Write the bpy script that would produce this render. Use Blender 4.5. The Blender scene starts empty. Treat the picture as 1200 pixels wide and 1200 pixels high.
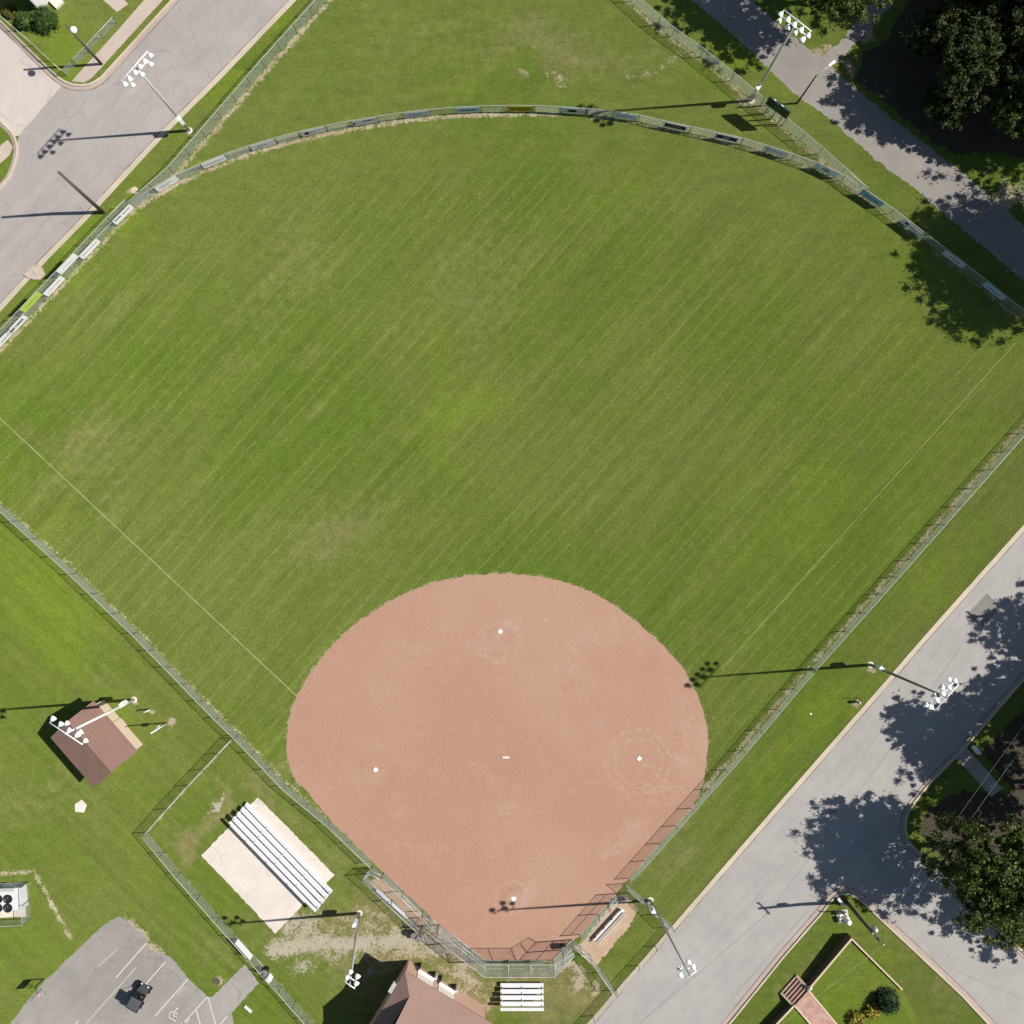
import bpy, bmesh, math, random
import numpy as np
from mathutils import Vector, Matrix
random.seed(7); RNG = np.random.default_rng(7)
SC = bpy.context.scene; COL = SC.collection
R = math.radians

# ------------------------------------------------------------------ camera, sky, sun, exposure
CAM_H = 95.0                      # drone height in metres, looking straight down
cam = bpy.data.cameras.new('camera'); cam_o = bpy.data.objects.new('camera', cam); COL.objects.link(cam_o)
cam_o.location = (0, 0, CAM_H); cam_o.rotation_euler = (0, 0, 0)
cam.sensor_fit = 'HORIZONTAL'; cam.angle = 2 * math.atan(50.0 / CAM_H)
cam.clip_start = 0.5; cam.clip_end = 6000
SC.camera = cam_o

SUN_EL = R(45.0)
sd = Vector((-math.cos(SUN_EL) * .9972, -math.cos(SUN_EL) * .0747, -math.sin(SUN_EL)))
world = bpy.data.worlds.new('World'); SC.world = world; world.use_nodes = True
wn = world.node_tree
sky = wn.nodes.new('ShaderNodeTexSky'); sky.sky_type = 'NISHITA'; sky.sun_disc = False
sky.sun_elevation = SUN_EL; sky.sun_rotation = R(85.7); sky.air_density = 1.0; sky.dust_density = 0.6
wn.links.new(sky.outputs[0], wn.nodes['Background'].inputs[0])
wn.nodes['Background'].inputs[1].default_value = 0.055
sun = bpy.data.lights.new('sun', 'SUN'); sun.energy = 4.4; sun.angle = R(0.53); sun.color = (1.0, .955, .89)
sun_o = bpy.data.objects.new('sun', sun); COL.objects.link(sun_o)
sun_o.rotation_euler = sd.to_track_quat('-Z', 'Y').to_euler(); sun_o.location = (60, 5, 80)
SC.view_settings.view_transform = 'Standard'; SC.view_settings.look = 'None'
SC.view_settings.exposure = 0.5; SC.view_settings.gamma = 1.0; SC.view_settings.use_curve_mapping = False

# ------------------------------------------------------------------ plan coordinates
# the survey plan has 12 units to the metre, origin at its upper left, centre (600, 600)
def P(a, b, z=0.0):
    k = (CAM_H - z) / CAM_H / 12.0
    return Vector(((a - 600) * k, (600 - b) * k, z))
def G(a, b, z=0.0):
    return Vector(((a - 600) / 12.0, (600 - b) / 12.0, z))

# ------------------------------------------------------------------ node helpers
class N:
    def __init__(s, name, rough=.9, spec=.25):
        s.m = bpy.data.materials.new(name); s.m.use_nodes = True
        s.t = s.m.node_tree; s.b = s.t.nodes['Principled BSDF']
        s.b.inputs['Roughness'].default_value = rough
        s.b.inputs['Specular IOR Level'].default_value = spec
        s._pos = None
    def n(s, ty, **kw):
        o = s.t.nodes.new(ty)
        for k, v in kw.items(): setattr(o, k, v)
        return o
    def link(s, a, b): s.t.links.new(a, b)
    def put(s, inp, v):
        if hasattr(v, 'links') or hasattr(v, 'is_linked'): s.link(v, inp)
        else: inp.default_value = v
    def pos(s):
        if s._pos is None: s._pos = s.n('ShaderNodeNewGeometry').outputs['Position']
        return s._pos
    def obj(s): return s.n('ShaderNodeTexCoord').outputs['Object']
    def mapping(s, vec, rot=0, scale=(1, 1, 1), loc=(0, 0, 0)):
        o = s.n('ShaderNodeMapping'); s.link(vec, o.inputs[0])
        o.inputs['Rotation'].default_value = (0, 0, rot); o.inputs['Scale'].default_value = scale
        o.inputs['Location'].default_value = loc
        return o.outputs[0]
    def noise(s, vec, scale, detail=4, rough=.55, dist=0, col=False):
        o = s.n('ShaderNodeTexNoise'); s.link(vec, o.inputs['Vector'])
        o.inputs['Scale'].default_value = scale; o.inputs['Detail'].default_value = detail
        o.inputs['Roughness'].default_value = rough; o.inputs['Distortion'].default_value = dist
        return o.outputs['Color' if col else 'Fac']
    def math(s, op, a, b=0.0, c=0.0, clamp=False):
        o = s.n('ShaderNodeMath', operation=op, use_clamp=clamp)
        s.put(o.inputs[0], a); s.put(o.inputs[1], b)
        if op in ('MULTIPLY_ADD', 'COMPARE'): s.put(o.inputs[2], c)
        return o.outputs[0]
    def ramp(s, v, lo, hi, a=0.0, b=1.0):
        o = s.n('ShaderNodeMapRange', interpolation_type='SMOOTHSTEP'); s.put(o.inputs[0], v)
        for i, x in enumerate((lo, hi, a, b)): s.put(o.inputs[1 + i], x)
        return o.outputs[0]
    def mix(s, f, a, b, mode='MIX'):
        o = s.n('ShaderNodeMix', data_type='RGBA', blend_type=mode, clamp_factor=True)
        s.put(o.inputs[0], f)
        for i, v in ((6, a), (7, b)):
            s.put(o.inputs[i], v if hasattr(v, 'is_linked') else (*v, 1))
        return o.outputs[2]
    def gain(s, col, v):                      # multiply a colour by a scalar
        o = s.n('ShaderNodeVectorMath', operation='SCALE'); s.put(o.inputs[0], col if hasattr(col, 'is_linked') else col)
        s.put(o.inputs['Scale'], v); return o.outputs[0]
    def attr(s, name):
        o = s.n('ShaderNodeAttribute', attribute_name=name); sp = s.n('ShaderNodeSeparateColor')
        s.link(o.outputs['Color'], sp.inputs[0]); return sp.outputs
    def sep(s, v):
        o = s.n('ShaderNodeSeparateXYZ'); s.link(v, o.inputs[0]); return o.outputs
    def bump(s, h, strength=.4, dist=.05):
        o = s.n('ShaderNodeBump'); o.inputs['Strength'].default_value = strength; o.inputs['Distance'].default_value = dist
        s.link(h, o.inputs['Height']); s.link(o.outputs[0], s.b.inputs['Normal'])
    def color(s, c):
        s.put(s.b.inputs['Base Color'], c if hasattr(c, 'is_linked') else (*c, 1)); return s.m

def plain(name, c, rough=.7, metal=0, var=.18, scale=3.0, spec=.3):
    k = N(name, rough, spec); k.b.inputs['Metallic'].default_value = metal
    p = k.obj()
    v = k.math('MULTIPLY_ADD', k.noise(p, scale, 5), var * 2, 1 - var)
    v2 = k.math('MULTIPLY_ADD', k.noise(p, scale * 9, 3), var, 1 - var * .5)
    return k.color(k.gain((*c,), k.math('MULTIPLY', v, v2)))

M = {}
# ---- grass ground: patches, mowing streaks, worn soil
def grass_material():
    k = N('grass', .95, .08); p = k.pos(); k.b.inputs['Diffuse Roughness'].default_value = .6
    m1 = k.attr('mask_wear'); soil, dry, lush = m1[0], m1[1], m1[2]
    m2 = k.attr('mask_zone'); field, leftf, gravel = m2[0], m2[1], m2[2]
    big = k.noise(p, .045, 3, .5); mid = k.noise(p, .22, 4, .6); sm = k.noise(p, 1.1, 4, .65)
    fine = k.noise(p, 4.2, 4, .75); vfine = k.noise(p, 15, 3, .75)
    ang = k.mapping(p, R(-48)); angL = k.mapping(p, R(43))
    st = k.noise(k.mapping(ang, 0, (.07, .75, 1)), 1.0, 4, .6)
    st2 = k.noise(k.mapping(ang, 0, (.9, 5.0, 1)), 1.0, 3, .7)
    stL = k.noise(k.mapping(angL, 0, (.06, 1.3, 1)), 1.0, 4, .62)
    other = k.noise(k.mapping(p, R(20), (.25, .9, 1)), 1.0, 4, .62)
    # base patches
    a = k.mix(k.ramp(k.math('ADD', big, k.math('MULTIPLY', k.math('SUBTRACT', mid, .5), .7)), .36, .64),
              (.136, .164, .035), (.106, .156, .021))
    a = k.mix(k.math('MULTIPLY', k.ramp(mid, .50, .72), .42), a, (.168, .166, .052))
    stt = k.math('MULTIPLY', k.ramp(k.math('ADD', k.math('MULTIPLY', st, .6), k.math('MULTIPLY', mid, .4)), .52, .74), .38)
    a = k.mix(stt, a, (.176, .174, .060))
    a = k.mix(k.math('MULTIPLY', k.ramp(k.math('ADD', k.math('MULTIPLY', st, .5), k.math('MULTIPLY', mid, .5)), .46, .32), .5), a, (.108, .158, .024))
    a = k.mix(k.math('MULTIPLY', k.ramp(k.math('ADD', dry, k.math('MULTIPLY', k.math('SUBTRACT', sm, .5), .9)), .15, 1.0), .8), a, (.235, .200, .092))
    a = k.mix(k.math('MULTIPLY', k.ramp(k.math('ADD', lush, k.math('MULTIPLY', k.math('SUBTRACT', mid, .5), .8)), .12, .85), .85), a, (.140, .194, .022))
    # tone
    streak = k.mix(field, other, st); sep1 = k.n('ShaderNodeSeparateColor'); k.link(streak, sep1.inputs[0])
    streakL = k.mix(leftf, sep1.outputs[0], stL); sep2 = k.n('ShaderNodeSeparateColor'); k.link(streakL, sep2.inputs[0])
    t = k.math('MULTIPLY_ADD', sep2.outputs[0], .62, .69)
    t = k.math('MULTIPLY', t, k.math('MULTIPLY_ADD', k.math('MULTIPLY', k.math('SUBTRACT', st2, .5), field), .50, 1.0))
    t = k.math('MULTIPLY', t, k.math('MULTIPLY_ADD', sm, .55, .725))
    t = k.math('MULTIPLY', t, k.math('MULTIPLY_ADD', fine, 1.15, .425))
    t = k.math('MULTIPLY', t, k.math('MULTIPLY_ADD', vfine, 1.0, .5))
    a = k.gain(a, t)
    # mower wheel lines
    va = k.sep(k.mapping(ang, 0, (1, 1, 1)))
    wob = k.math('MULTIPLY_ADD', k.noise(k.mapping(ang, 0, (.03, .10, 1)), 1, 2), 1.0, k.math('MULTIPLY', k.noise(k.mapping(ang, 0, (.5, 2.0, 1)), 1, 3), .10))
    ph = k.math('FRACT', k.math('ADD', k.math('MULTIPLY', va[1], 1 / 1.22), wob))
    ln = k.ramp(k.math('ABSOLUTE', k.math('SUBTRACT', ph, .5)), .02, .115, 1, 0)
    lm = k.ramp(k.noise(k.mapping(ang, 0, (.06, .16, 1)), 1, 4, .65), .30, .62, .12, 1.0)
    lf = k.math('MULTIPLY', k.math('MULTIPLY', ln, lm), k.math('MULTIPLY', field, k.ramp(fine, .38, .60, .06, .50)))
    a = k.mix(lf, a, (.245, .280, .080))
    # worn soil and gravel
    sw = k.math('ADD', soil, k.math('ADD', k.math('MULTIPLY', k.math('SUBTRACT', sm, .5), 1.15), k.math('MULTIPLY', k.math('SUBTRACT', fine, .5), 1.5)))
    sf = k.ramp(sw, .40, .80, 0, .92)
    sc = k.mix(k.ramp(mid, .35, .65), (.44, .37, .265), (.37, .285, .195))
    sc = k.gain(sc, k.math('MULTIPLY_ADD', fine, .7, .65))
    a = k.mix(sf, a, sc)
    gw = k.ramp(k.math('ADD', gravel, k.math('ADD', k.math('MULTIPLY', k.math('SUBTRACT', sm, .5), 1.1), k.math('MULTIPLY', k.math('SUBTRACT', fine, .5), 1.5))), .38, .82)
    gc = k.gain((.40, .355, .275), k.math('MULTIPLY_ADD', vfine, .9, .55))
    a = k.mix(gw, a, gc)
    k.bump(k.math('ADD', fine, k.math('MULTIPLY', vfine, .6)), .55, .06)
    return k.color(a)
M['grass'] = grass_material()

def asphalt(name, c, crack=0.0, crack_scale=.35, tint=(1, 1, 1), blot=.16, track=None):
    k = N(name, .92, .15); p = k.pos()
    a = k.noise(p, .12, 4, .6); b = k.noise(p, .9, 5, .65); f = k.noise(p, 12, 3, .7)
    v = k.math('MULTIPLY', k.math('MULTIPLY_ADD', a, blot * 2, 1 - blot), k.math('MULTIPLY_ADD', b, .22, .89))
    v = k.math('MULTIPLY', v, k.math('MULTIPLY_ADD', f, .30, .85))
    col = k.gain(k.mix(k.ramp(k.noise(p, .35, 3), .4, .62), c, tuple(x * y for x, y in zip(c, (.95, .95, .965)))), v)
    if track is not None:
        tk = k.noise(k.mapping(k.mapping(p, R(-track)), 0, (.03, .9, 1)), 1, 3, .6)
        col = k.gain(col, k.math('MULTIPLY_ADD', tk, .26, .87))
        ol = k.ramp(k.noise(k.mapping(k.mapping(p, R(-track)), 0, (.25, .7, 1)), 1.0, 4, .7), .66, .78)
        col = k.mix(k.math('MULTIPLY', ol, .22), col, (.17, .155, .145))
        col = k.mix(k.math('MULTIPLY', k.ramp(k.noise(p, 2.2, 5, .75), .66, .76), .22), col, (.46, .43, .40))
    if crack:
        d = k.n('ShaderNodeVectorMath', operation='ADD'); k.link(p, d.inputs[0])
        k.link(k.gain(k.noise(p, .9, 3, col=True), 1.1), d.inputs[1])
        vo = k.n('ShaderNodeTexVoronoi', feature='DISTANCE_TO_EDGE'); k.link(d.outputs[0], vo.inputs['Vector'])
        vo.inputs['Scale'].default_value = crack_scale
        ck = k.ramp(vo.outputs['Distance'], .003, .018, 1, 0)
        ck = k.math('MULTIPLY', ck, k.ramp(k.noise(p, .3, 3), .36, .58))
        col = k.mix(k.math('MULTIPLY', ck, crack), col, (.13, .12, .115))
    k.bump(f, .25, .02)
    return k.color(col)
M['road_old'] = asphalt('road_asphalt_old', (.345, .312, .286), .30, .42, track=47)
M['road'] = asphalt('road_asphalt', (.350, .328, .306), .10, .15, blot=.12, track=48)
M['street_concrete'] = asphalt('street_concrete', (.50, .445, .395), .25, .22, blot=.08)
M['path'] = asphalt('path_asphalt', (.250, .228, .203), .1, .2, blot=.2, track=-40)
M['lot'] = asphalt('parking_asphalt', (.295, .272, .245), .35, .35, blot=.30, track=48)
M['patch'] = asphalt('asphalt_patch', (.205, .190, .175), 0)
M['kerb'] = asphalt('kerb_concrete', (.50, .43, .325), .2, .9, blot=.22)
M['gutter'] = asphalt('gutter_concrete', (.41, .325, .275), .5, .8, blot=.22)
M['sidewalk'] = asphalt('sidewalk_concrete', (.46, .38, .32), .1, .8, blot=.15)
M['slab'] = asphalt('slab_concrete', (.63, .565, .485), .22, .3, blot=.14)

def infield_material():
    k = N('infield_dirt', .95, .1); p = k.pos()
    a = k.noise(p, .055, 3, .5); b = k.noise(p, .5, 5, .6); f = k.noise(p, 9, 4, .7); g = k.noise(p, 2.6, 4, .7, .8)
    # raked scuffs: short curved grains
    rk = k.noise(k.mapping(p, R(60), (1.2, 5, 1)), 1, 4, .7, 1.5)
    col = k.mix(k.ramp(a, .35, .65), (.372, .214, .150), (.392, .238, .168))
    col = k.mix(k.math('MULTIPLY', k.ramp(b, .5, .75), .45), col, (.412, .262, .205))
    m = k.attr('mask_infield')
    col = k.mix(k.math('MULTIPLY', k.ramp(k.math('ADD', m[0], k.math('MULTIPLY', k.math('SUBTRACT', g, .5), .9)), .25, .9), .75), col, (.44, .30, .235))
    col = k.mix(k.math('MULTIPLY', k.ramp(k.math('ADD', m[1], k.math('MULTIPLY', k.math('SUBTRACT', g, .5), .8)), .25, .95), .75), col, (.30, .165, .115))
    for cx, cy, r0, w, dk in ((748, 893, 2.3, .22, 0), (748, 893, 3.1, .3, 0), (590, 893, 1.1, .5, 1), (600, 1052, 1.55, .28, 0), (602, 1050, .8, .35, 1), (442, 905, 1.5, .5, 1), (586, 744, 1.0, .5, 1), (586, 752, 1.9, .4, 0)):
        dn = k.n('ShaderNodeVectorMath', operation='DISTANCE'); k.link(p, dn.inputs[0]); dn.inputs[1].default_value = G(cx, cy)
        dd = k.math('ABSOLUTE', k.math('SUBTRACT', k.math('ADD', dn.outputs['Value'], k.math('MULTIPLY', k.math('SUBTRACT', b, .5), 1.2)), r0))
        rg = k.math('MULTIPLY', k.ramp(dd, w * .2, w, 1, 0), k.ramp(g, .42, .62))
        col = k.mix(k.math('MULTIPLY', rg, .36), col, (.29, .165, .125) if dk else (.47, .34, .27))
    v = k.math('MULTIPLY', k.math('MULTIPLY_ADD', f, .20, .90), k.math('MULTIPLY_ADD', g, .15, .925))
    col = k.gain(col, v)
    sx = k.ramp(k.noise(k.mapping(p, R(8), (.6, 2.4, 1)), 1.2, 4, .7, 2.0), .56, .70)
    col = k.mix(k.math('MULTIPLY', sx, .28), col, (.50, .37, .30))
    sy = k.ramp(k.noise(k.mapping(p, R(-35), (.8, 3.4, 1)), 1.5, 4, .75, 2.5), .58, .70)
    col = k.mix(k.math('MULTIPLY', sy, .25), col, (.27, .15, .115))
    k.bump(k.math('ADD', k.math('ADD', f, rk), k.math('MULTIPLY', g, 1.5)), .4, .06)
    return k.color(col)
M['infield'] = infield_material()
def soil_material():
    k = N('dugout_soil', .95, .1); p = k.pos()
    b = k.noise(p, .8, 5, .6); f = k.noise(p, 8, 4, .7)
    col = k.mix(k.ramp(b, .4, .62), (.41, .285, .20), (.44, .34, .235))
    col = k.gain(col, k.math('MULTIPLY_ADD', f, .8, .6)); k.bump(f, .6, .06); return k.color(col)
M['soil'] = soil_material()
M['litter'] = plain('shade_tinted_litter', (.055, .045, .030), .95, 0, .4, 1.2)  # ground coloured near black, painting extra tree shade into the litter
def brick_material():
    k = N('brick_paving', .9, .2); p = k.pos()
    v = k.mapping(p, R(45)); br = k.n('ShaderNodeTexBrick'); k.link(v, br.inputs[0])
    for i, c in ((1, (.34, .17, .13)), (2, (.44, .26, .21)), (3, (.42, .34, .29))): br.inputs[i].default_value = (*c, 1)
    br.inputs['Scale'].default_value = 2.0; br.inputs['Mortar Size'].default_value = .02
    return k.color(k.gain(br.outputs[0], k.math('MULTIPLY_ADD', k.noise(p, 1.2, 4), .8, .6)))
M['brick'] = brick_material()
def shingle_material(name, c):
    k = N(name, .93, .15); p = k.pos()
    a = k.noise(p, .7, 4, .6); f = k.noise(p, 10, 3, .7)
    zz = k.sep(p)[2]
    cs = k.ramp(k.math('FRACT', k.math('MULTIPLY', zz, 9.0)), .0, .25, .86, 1)
    col = k.gain((*c,), k.math('MULTIPLY', k.math('MULTIPLY', k.math('MULTIPLY_ADD', a, .3, .85), k.math('MULTIPLY_ADD', f, .5, .75)), cs))
    return k.color(col)
M['roof_brown'] = shingle_material('brown_shingles', (.215, .132, .105))
M['roof_pink'] = shingle_material('pinkish_brown_shingles', (.27, .178, .145))
M['roof_grey'] = shingle_material('grey_shingles', (.30, .30, .30))
M['galv'] = plain('galvanised_steel', (.50, .51, .50), .5, .25, .12)
M['wire'] = plain('chain_link_wire', (.44, .46, .45), .5, .25, .05)
M['rail'] = plain('galvanised_rail', (.56, .575, .56), .45, .25, .08)
M['darksteel'] = plain('dark_weathered_steel', (.21, .205, .195), .6, .3, .2)
M['alu'] = plain('aluminium_plank', (.72, .72, .73), .42, .15, .06, 1.5)
M['white'] = plain('white_enamel', (.80, .80, .79), .45, 0, .05)
M['offwhite'] = plain('aged_white_paint', (.66, .63, .57), .7, 0, .12)
M['paint'] = plain('white_road_paint', (.53, .50, .45), .85, 0, .2, 2)
M['oldpaint'] = plain('worn_road_paint', (.38, .35, .315), .9, 0, .2, 2)
M['chalk'] = plain('chalk_line', (.33, .34, .17), .95, 0, .3, 2)
M['faintchalk'] = plain('faded_chalk_line', (.25, .275, .11), .95, 0, .3, 2)
M['wood'] = plain('creosote_wood', (.10, .08, .062), .9, 0, .25, 2)
M['cream'] = plain('cream_wall', (.60, .475, .36), .9, 0, .08)
M['pinkwall'] = plain('pink_block_wall', (.52, .34, .26), .9, 0, .1)
M['black'] = plain('black_plastic', (.018, .018, .02), .5, 0, .2)
M['charcoal'] = plain('charcoal_paint', (.05, .052, .058), .45, 0, .15)
M['greyplas'] = plain('grey_canopy', (.075, .08, .088), .5, 0, .1)
M['tyre'] = plain('tyre_rubber', (.015, .015, .015), .9, 0, .1)
M['board_green'] = plain('scoreboard_green', (.012, .05, .038), .5, 0, .15)
M['panel_green'] = plain('scoreboard_panel', (.006, .022, .02), .5, 0, .15)
M['cap'] = plain('wall_cap_stone', (.55, .43, .30), .9, 0, .12)
M['wallbrick'] = plain('dark_brick_wall', (.12, .075, .06), .9, 0, .2)
M['ac'] = plain('equipment_casing', (.66, .66, .65), .5, .1, .06)
M['fan'] = plain('fan_black', (.02, .02, .022), .5, .2, .2)
M['orange'] = plain('hoop_orange', (.55, .10, .03), .5, 0, .05)
M['bark'] = plain('bark', (.11, .085, .06), .95, 0, .3, 4)
M['timber'] = plain('weathered_timber', (.42, .40, .36), .8, 0, .15)
M['glassdark'] = plain('lamp_lens', (.55, .57, .58), .2, 0, .03)
M['stucco'] = plain('white_siding', (.74, .73, .70), .8, 0, .05)
M['mask_dark'] = plain('print_dark', (.05, .05, .06), .6)

def leaf_material(name, c1, c2, trans=.25):
    k = N(name, .6, .25)
    g = k.n('ShaderNodeNewGeometry'); p = k.pos()
    f = k.math('MULTIPLY_ADD', g.outputs['Random Per Island'], .6, k.math('MULTIPLY', k.noise(p, .7, 3), .4))
    col = k.gain(k.mix(f, c1, c2), k.math('MULTIPLY_ADD', g.outputs['Random Per Island'], .7, .65))
    k.color(col)
    tr = k.n('ShaderNodeBsdfTranslucent'); k.link(col, tr.inputs[0])
    mx = k.n('ShaderNodeMixShader'); mx.inputs[0].default_value = trans
    k.link(k.b.outputs[0], mx.inputs[1]); k.link(tr.outputs[0], mx.inputs[2])
    k.link(mx.outputs[0], k.t.nodes['Material Output'].inputs[0])
    return k.m
M['leaf'] = leaf_material('oak_leaves', (.030, .048, .012), (.068, .088, .022))
M['leaf_light'] = leaf_material('bright_leaves', (.036, .060, .012), (.125, .165, .032))
M['boxwood'] = leaf_material('boxwood_leaves', (.030, .060, .012), (.07, .12, .022), .1)
M['holly'] = leaf_material('holly_leaves', (.014, .034, .014), (.04, .075, .03), .05)
M['yellow'] = leaf_material('yellow_blossom', (.30, .24, .03), (.52, .42, .06), .15)
M['olive_leaf'] = leaf_material('olive_leaves', (.06, .07, .012), (.12, .12, .02), .1)

# ------------------------------------------------------------------ mesh helpers
class MB:
    def __init__(s): s.v = []; s.f = []
    def quad(s, a, b, c, d):
        i = len(s.v); s.v += [tuple(x) for x in (a, b, c, d)]; s.f.append((i, i + 1, i + 2, i + 3)); return s
    def poly(s, pts):
        i = len(s.v); s.v += [tuple(x) for x in pts]; s.f.append(tuple(range(i, i + len(pts)))); return s
    def hexa(s, b, t):                       # bottom ring of 4, top ring of 4
        i = len(s.v); s.v += [tuple(x) for x in list(b) + list(t)]
        s.f += [(i+3, i+2, i+1, i), (i+4, i+5, i+6, i+7)] + [(i+j, i+(j+1) % 4, i+4+(j+1) % 4, i+4+j) for j in range(4)]
        return s
    def box(s, c, size, rz=0):
        sx, sy, sz = (x / 2 for x in size); ca, sa = math.cos(rz), math.sin(rz)
        def q(x, y, z): return (c[0] + x * ca - y * sa, c[1] + x * sa + y * ca, c[2] + z)
        return s.hexa([q(-sx, -sy, -sz), q(sx, -sy, -sz), q(sx, sy, -sz), q(-sx, sy, -sz)],
                      [q(-sx, -sy, sz), q(sx, -sy, sz), q(sx, sy, sz), q(-sx, sy, sz)])
    def tube(s, pts, r, n=6, caps=True):
        pts = [Vector(p) for p in pts]; rs = r if hasattr(r, '__len__') else [r] * len(pts); i0 = len(s.v)
        for j, p in enumerate(pts):
            d = (pts[min(j + 1, len(pts) - 1)] - pts[max(j - 1, 0)]).normalized()
            a = d.orthogonal().normalized() if abs(d.z) > .95 else d.cross(Vector((0, 0, 1))).normalized()
            b = d.cross(a)
            for q in range(n):
                t = 2 * math.pi * q / n; s.v.append(tuple(p + (a * math.cos(t) + b * math.sin(t)) * rs[j]))
        for j in range(len(pts) - 1):
            for q in range(n):
                a0 = i0 + j * n + q; a1 = i0 + j * n + (q + 1) % n
                s.f.append((a0, a1, a1 + n, a0 + n))
        if caps:
            s.f.append(tuple(i0 + q for q in reversed(range(n)))); e = i0 + (len(pts) - 1) * n
            s.f.append(tuple(e + q for q in range(n)))
        return s
    def lathe(s, prof, n=12, c=(0, 0, 0)):
        i0 = len(s.v)
        for r, z in prof:
            for q in range(n):
                t = 2 * math.pi * q / n; s.v.append((c[0] + r * math.cos(t), c[1] + r * math.sin(t), c[2] + z))
        for j in range(len(prof) - 1):
            for q in range(n):
                a0 = i0 + j * n + q; a1 = i0 + j * n + (q + 1) % n
                s.f.append((a0, a1, a1 + n, a0 + n))
        s.f.append(tuple(i0 + q for q in reversed(range(n)))); e = i0 + (len(prof) - 1) * n
        s.f.append(tuple(e + q for q in range(n))); return s
    def mesh(s, name, mat, smooth=False):
        me = bpy.data.meshes.new(name); me.from_pydata(s.v, [], s.f)
        bm = bmesh.new(); bm.from_mesh(me); bmesh.ops.recalc_face_normals(bm, faces=bm.faces); bm.to_mesh(me); bm.free()
        me.materials.append(mat)
        if smooth: me.polygons.foreach_set('use_smooth', [True] * len(me.polygons))
        return me
    def build(s, name, mat, parent=None, smooth=False, **tags):
        return link(name, s.mesh(name, mat, smooth), parent, **tags)
def link(name, me, parent=None, **tags):
    o = bpy.data.objects.new(name, me); COL.objects.link(o)
    if parent is not None:
        o.parent = parent; o.matrix_parent_inverse = parent.matrix_basis.inverted()
    for k, v in tags.items():
        if v: o[k] = v
    return o
def thing(name, loc, label, category, group=None, rz=0):
    o = bpy.data.objects.new(name, None); COL.objects.link(o); o.empty_display_size = .3
    o.location = loc; o.rotation_euler = (0, 0, rz)
    o.matrix_basis = Matrix.Translation(loc) @ Matrix.Rotation(rz, 4, 'Z')
    o['label'] = label; o['category'] = category
    if group: o['group'] = group
    return o
def inst(name, me, mat4, parent=None):      # an object sharing mesh data, placed by a world matrix
    o = bpy.data.objects.new(name, me); COL.objects.link(o)
    if parent is not None:
        o.parent = parent; o.matrix_parent_inverse = parent.matrix_basis.inverted()
    o.matrix_basis = mat4
    return o
def ragged(pts, step=.35, amp=.06, closed=True):
    out = []; n = len(pts); ph = random.random() * 100
    for i in range(n if closed else n - 1):
        a, b = pts[i], pts[(i + 1) % n]; L = (b - a).length; m = max(1, int(L / step))
        d = (b - a).normalized() if L > 0 else Vector((1, 0, 0)); nn = Vector((-d.y, d.x, 0))
        for j in range(m):
            q = a.lerp(b, j / m)
            w = 0 if (j == 0 and amp < .03) else amp * (random.random() - .5) * 2
            out.append(q + nn * w)
    if not closed: out.append(pts[-1])
    return out
def smooth_line(pts, n=6):
    """Catmull-Rom through plan points."""
    out = []; m = len(pts)
    for i in range(m - 1):
        p0 = pts[max(i - 1, 0)]; p1 = pts[i]; p2 = pts[i + 1]; p3 = pts[min(i + 2, m - 1)]
        for j in range(n):
            t = j / n
            out.append(tuple(.5 * ((2 * p1[c]) + (-p0[c] + p2[c]) * t + (2 * p0[c] - 5 * p1[c] + 4 * p2[c] - p3[c]) * t * t
                       + (-p0[c] + 3 * p1[c] - 3 * p2[c] + p3[c]) * t ** 3) for c in (0, 1)))
    out.append(tuple(pts[-1])); return out
from mathutils.geometry import tessellate_polygon
def sheet(name, plan, z, mat, amp=.06, step=.35, parent=None, **tags):
    pts = ragged([G(*p, z) for p in plan], step, amp)
    me = bpy.data.meshes.new(name)
    tri = tessellate_polygon([pts])
    me.from_pydata([tuple(p) for p in pts], [], [tuple(t) for t in tri])
    bm = bmesh.new(); bm.from_mesh(me)
    for f in bm.faces:
        if f.normal.z < 0: f.normal_flip()
    bm.to_mesh(me); bm.free(); me.materials.append(mat)
    if parent is None and 'kind' not in tags and 'label' not in tags: tags['kind'] = 'structure'
    return link(name, me, parent, **tags)
def strip(mb, plan, w0, w1, z0, z1, jit=0.0):
    """a raised band along a plan polyline, from offset w0 to w1 (metres, left positive)"""
    pts = [G(*p) for p in plan]; n = len(pts); rows = []
    for i, p in enumerate(pts):
        d = (pts[min(i + 1, n - 1)] - pts[max(i - 1, 0)]).normalized(); nn = Vector((-d.y, d.x, 0))
        j0 = random.uniform(-jit, jit); j1 = random.uniform(-jit, jit)
        rows.append((p + nn * (w0 + j0), p + nn * (w1 + j1)))
    i0 = len(mb.v)
    for a, b in rows:
        mb.v += [(a.x, a.y, z0), (b.x, b.y, z0), (b.x, b.y, z1), (a.x, a.y, z1)]
    for i in range(n - 1):
        o = i0 + i * 4
        for q in range(4):
            mb.f.append((o + q, o + (q + 1) % 4, o + 4 + (q + 1) % 4, o + 4 + q))
    mb.f.append((i0, i0 + 1, i0 + 2, i0 + 3)); e = i0 + (n - 1) * 4; mb.f.append((e + 3, e + 2, e + 1, e))
def resample(plan, step_px):
    out = []
    for i in range(len(plan) - 1):
        a, b = plan[i], plan[i + 1]; L = math.hypot(b[0] - a[0], b[1] - a[1]); m = max(1, round(L / step_px))
        out += [(a[0] + (b[0] - a[0]) * j / m, a[1] + (b[1] - a[1]) * j / m) for j in range(m)]
    out.append(tuple(plan[-1])); return out

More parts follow.
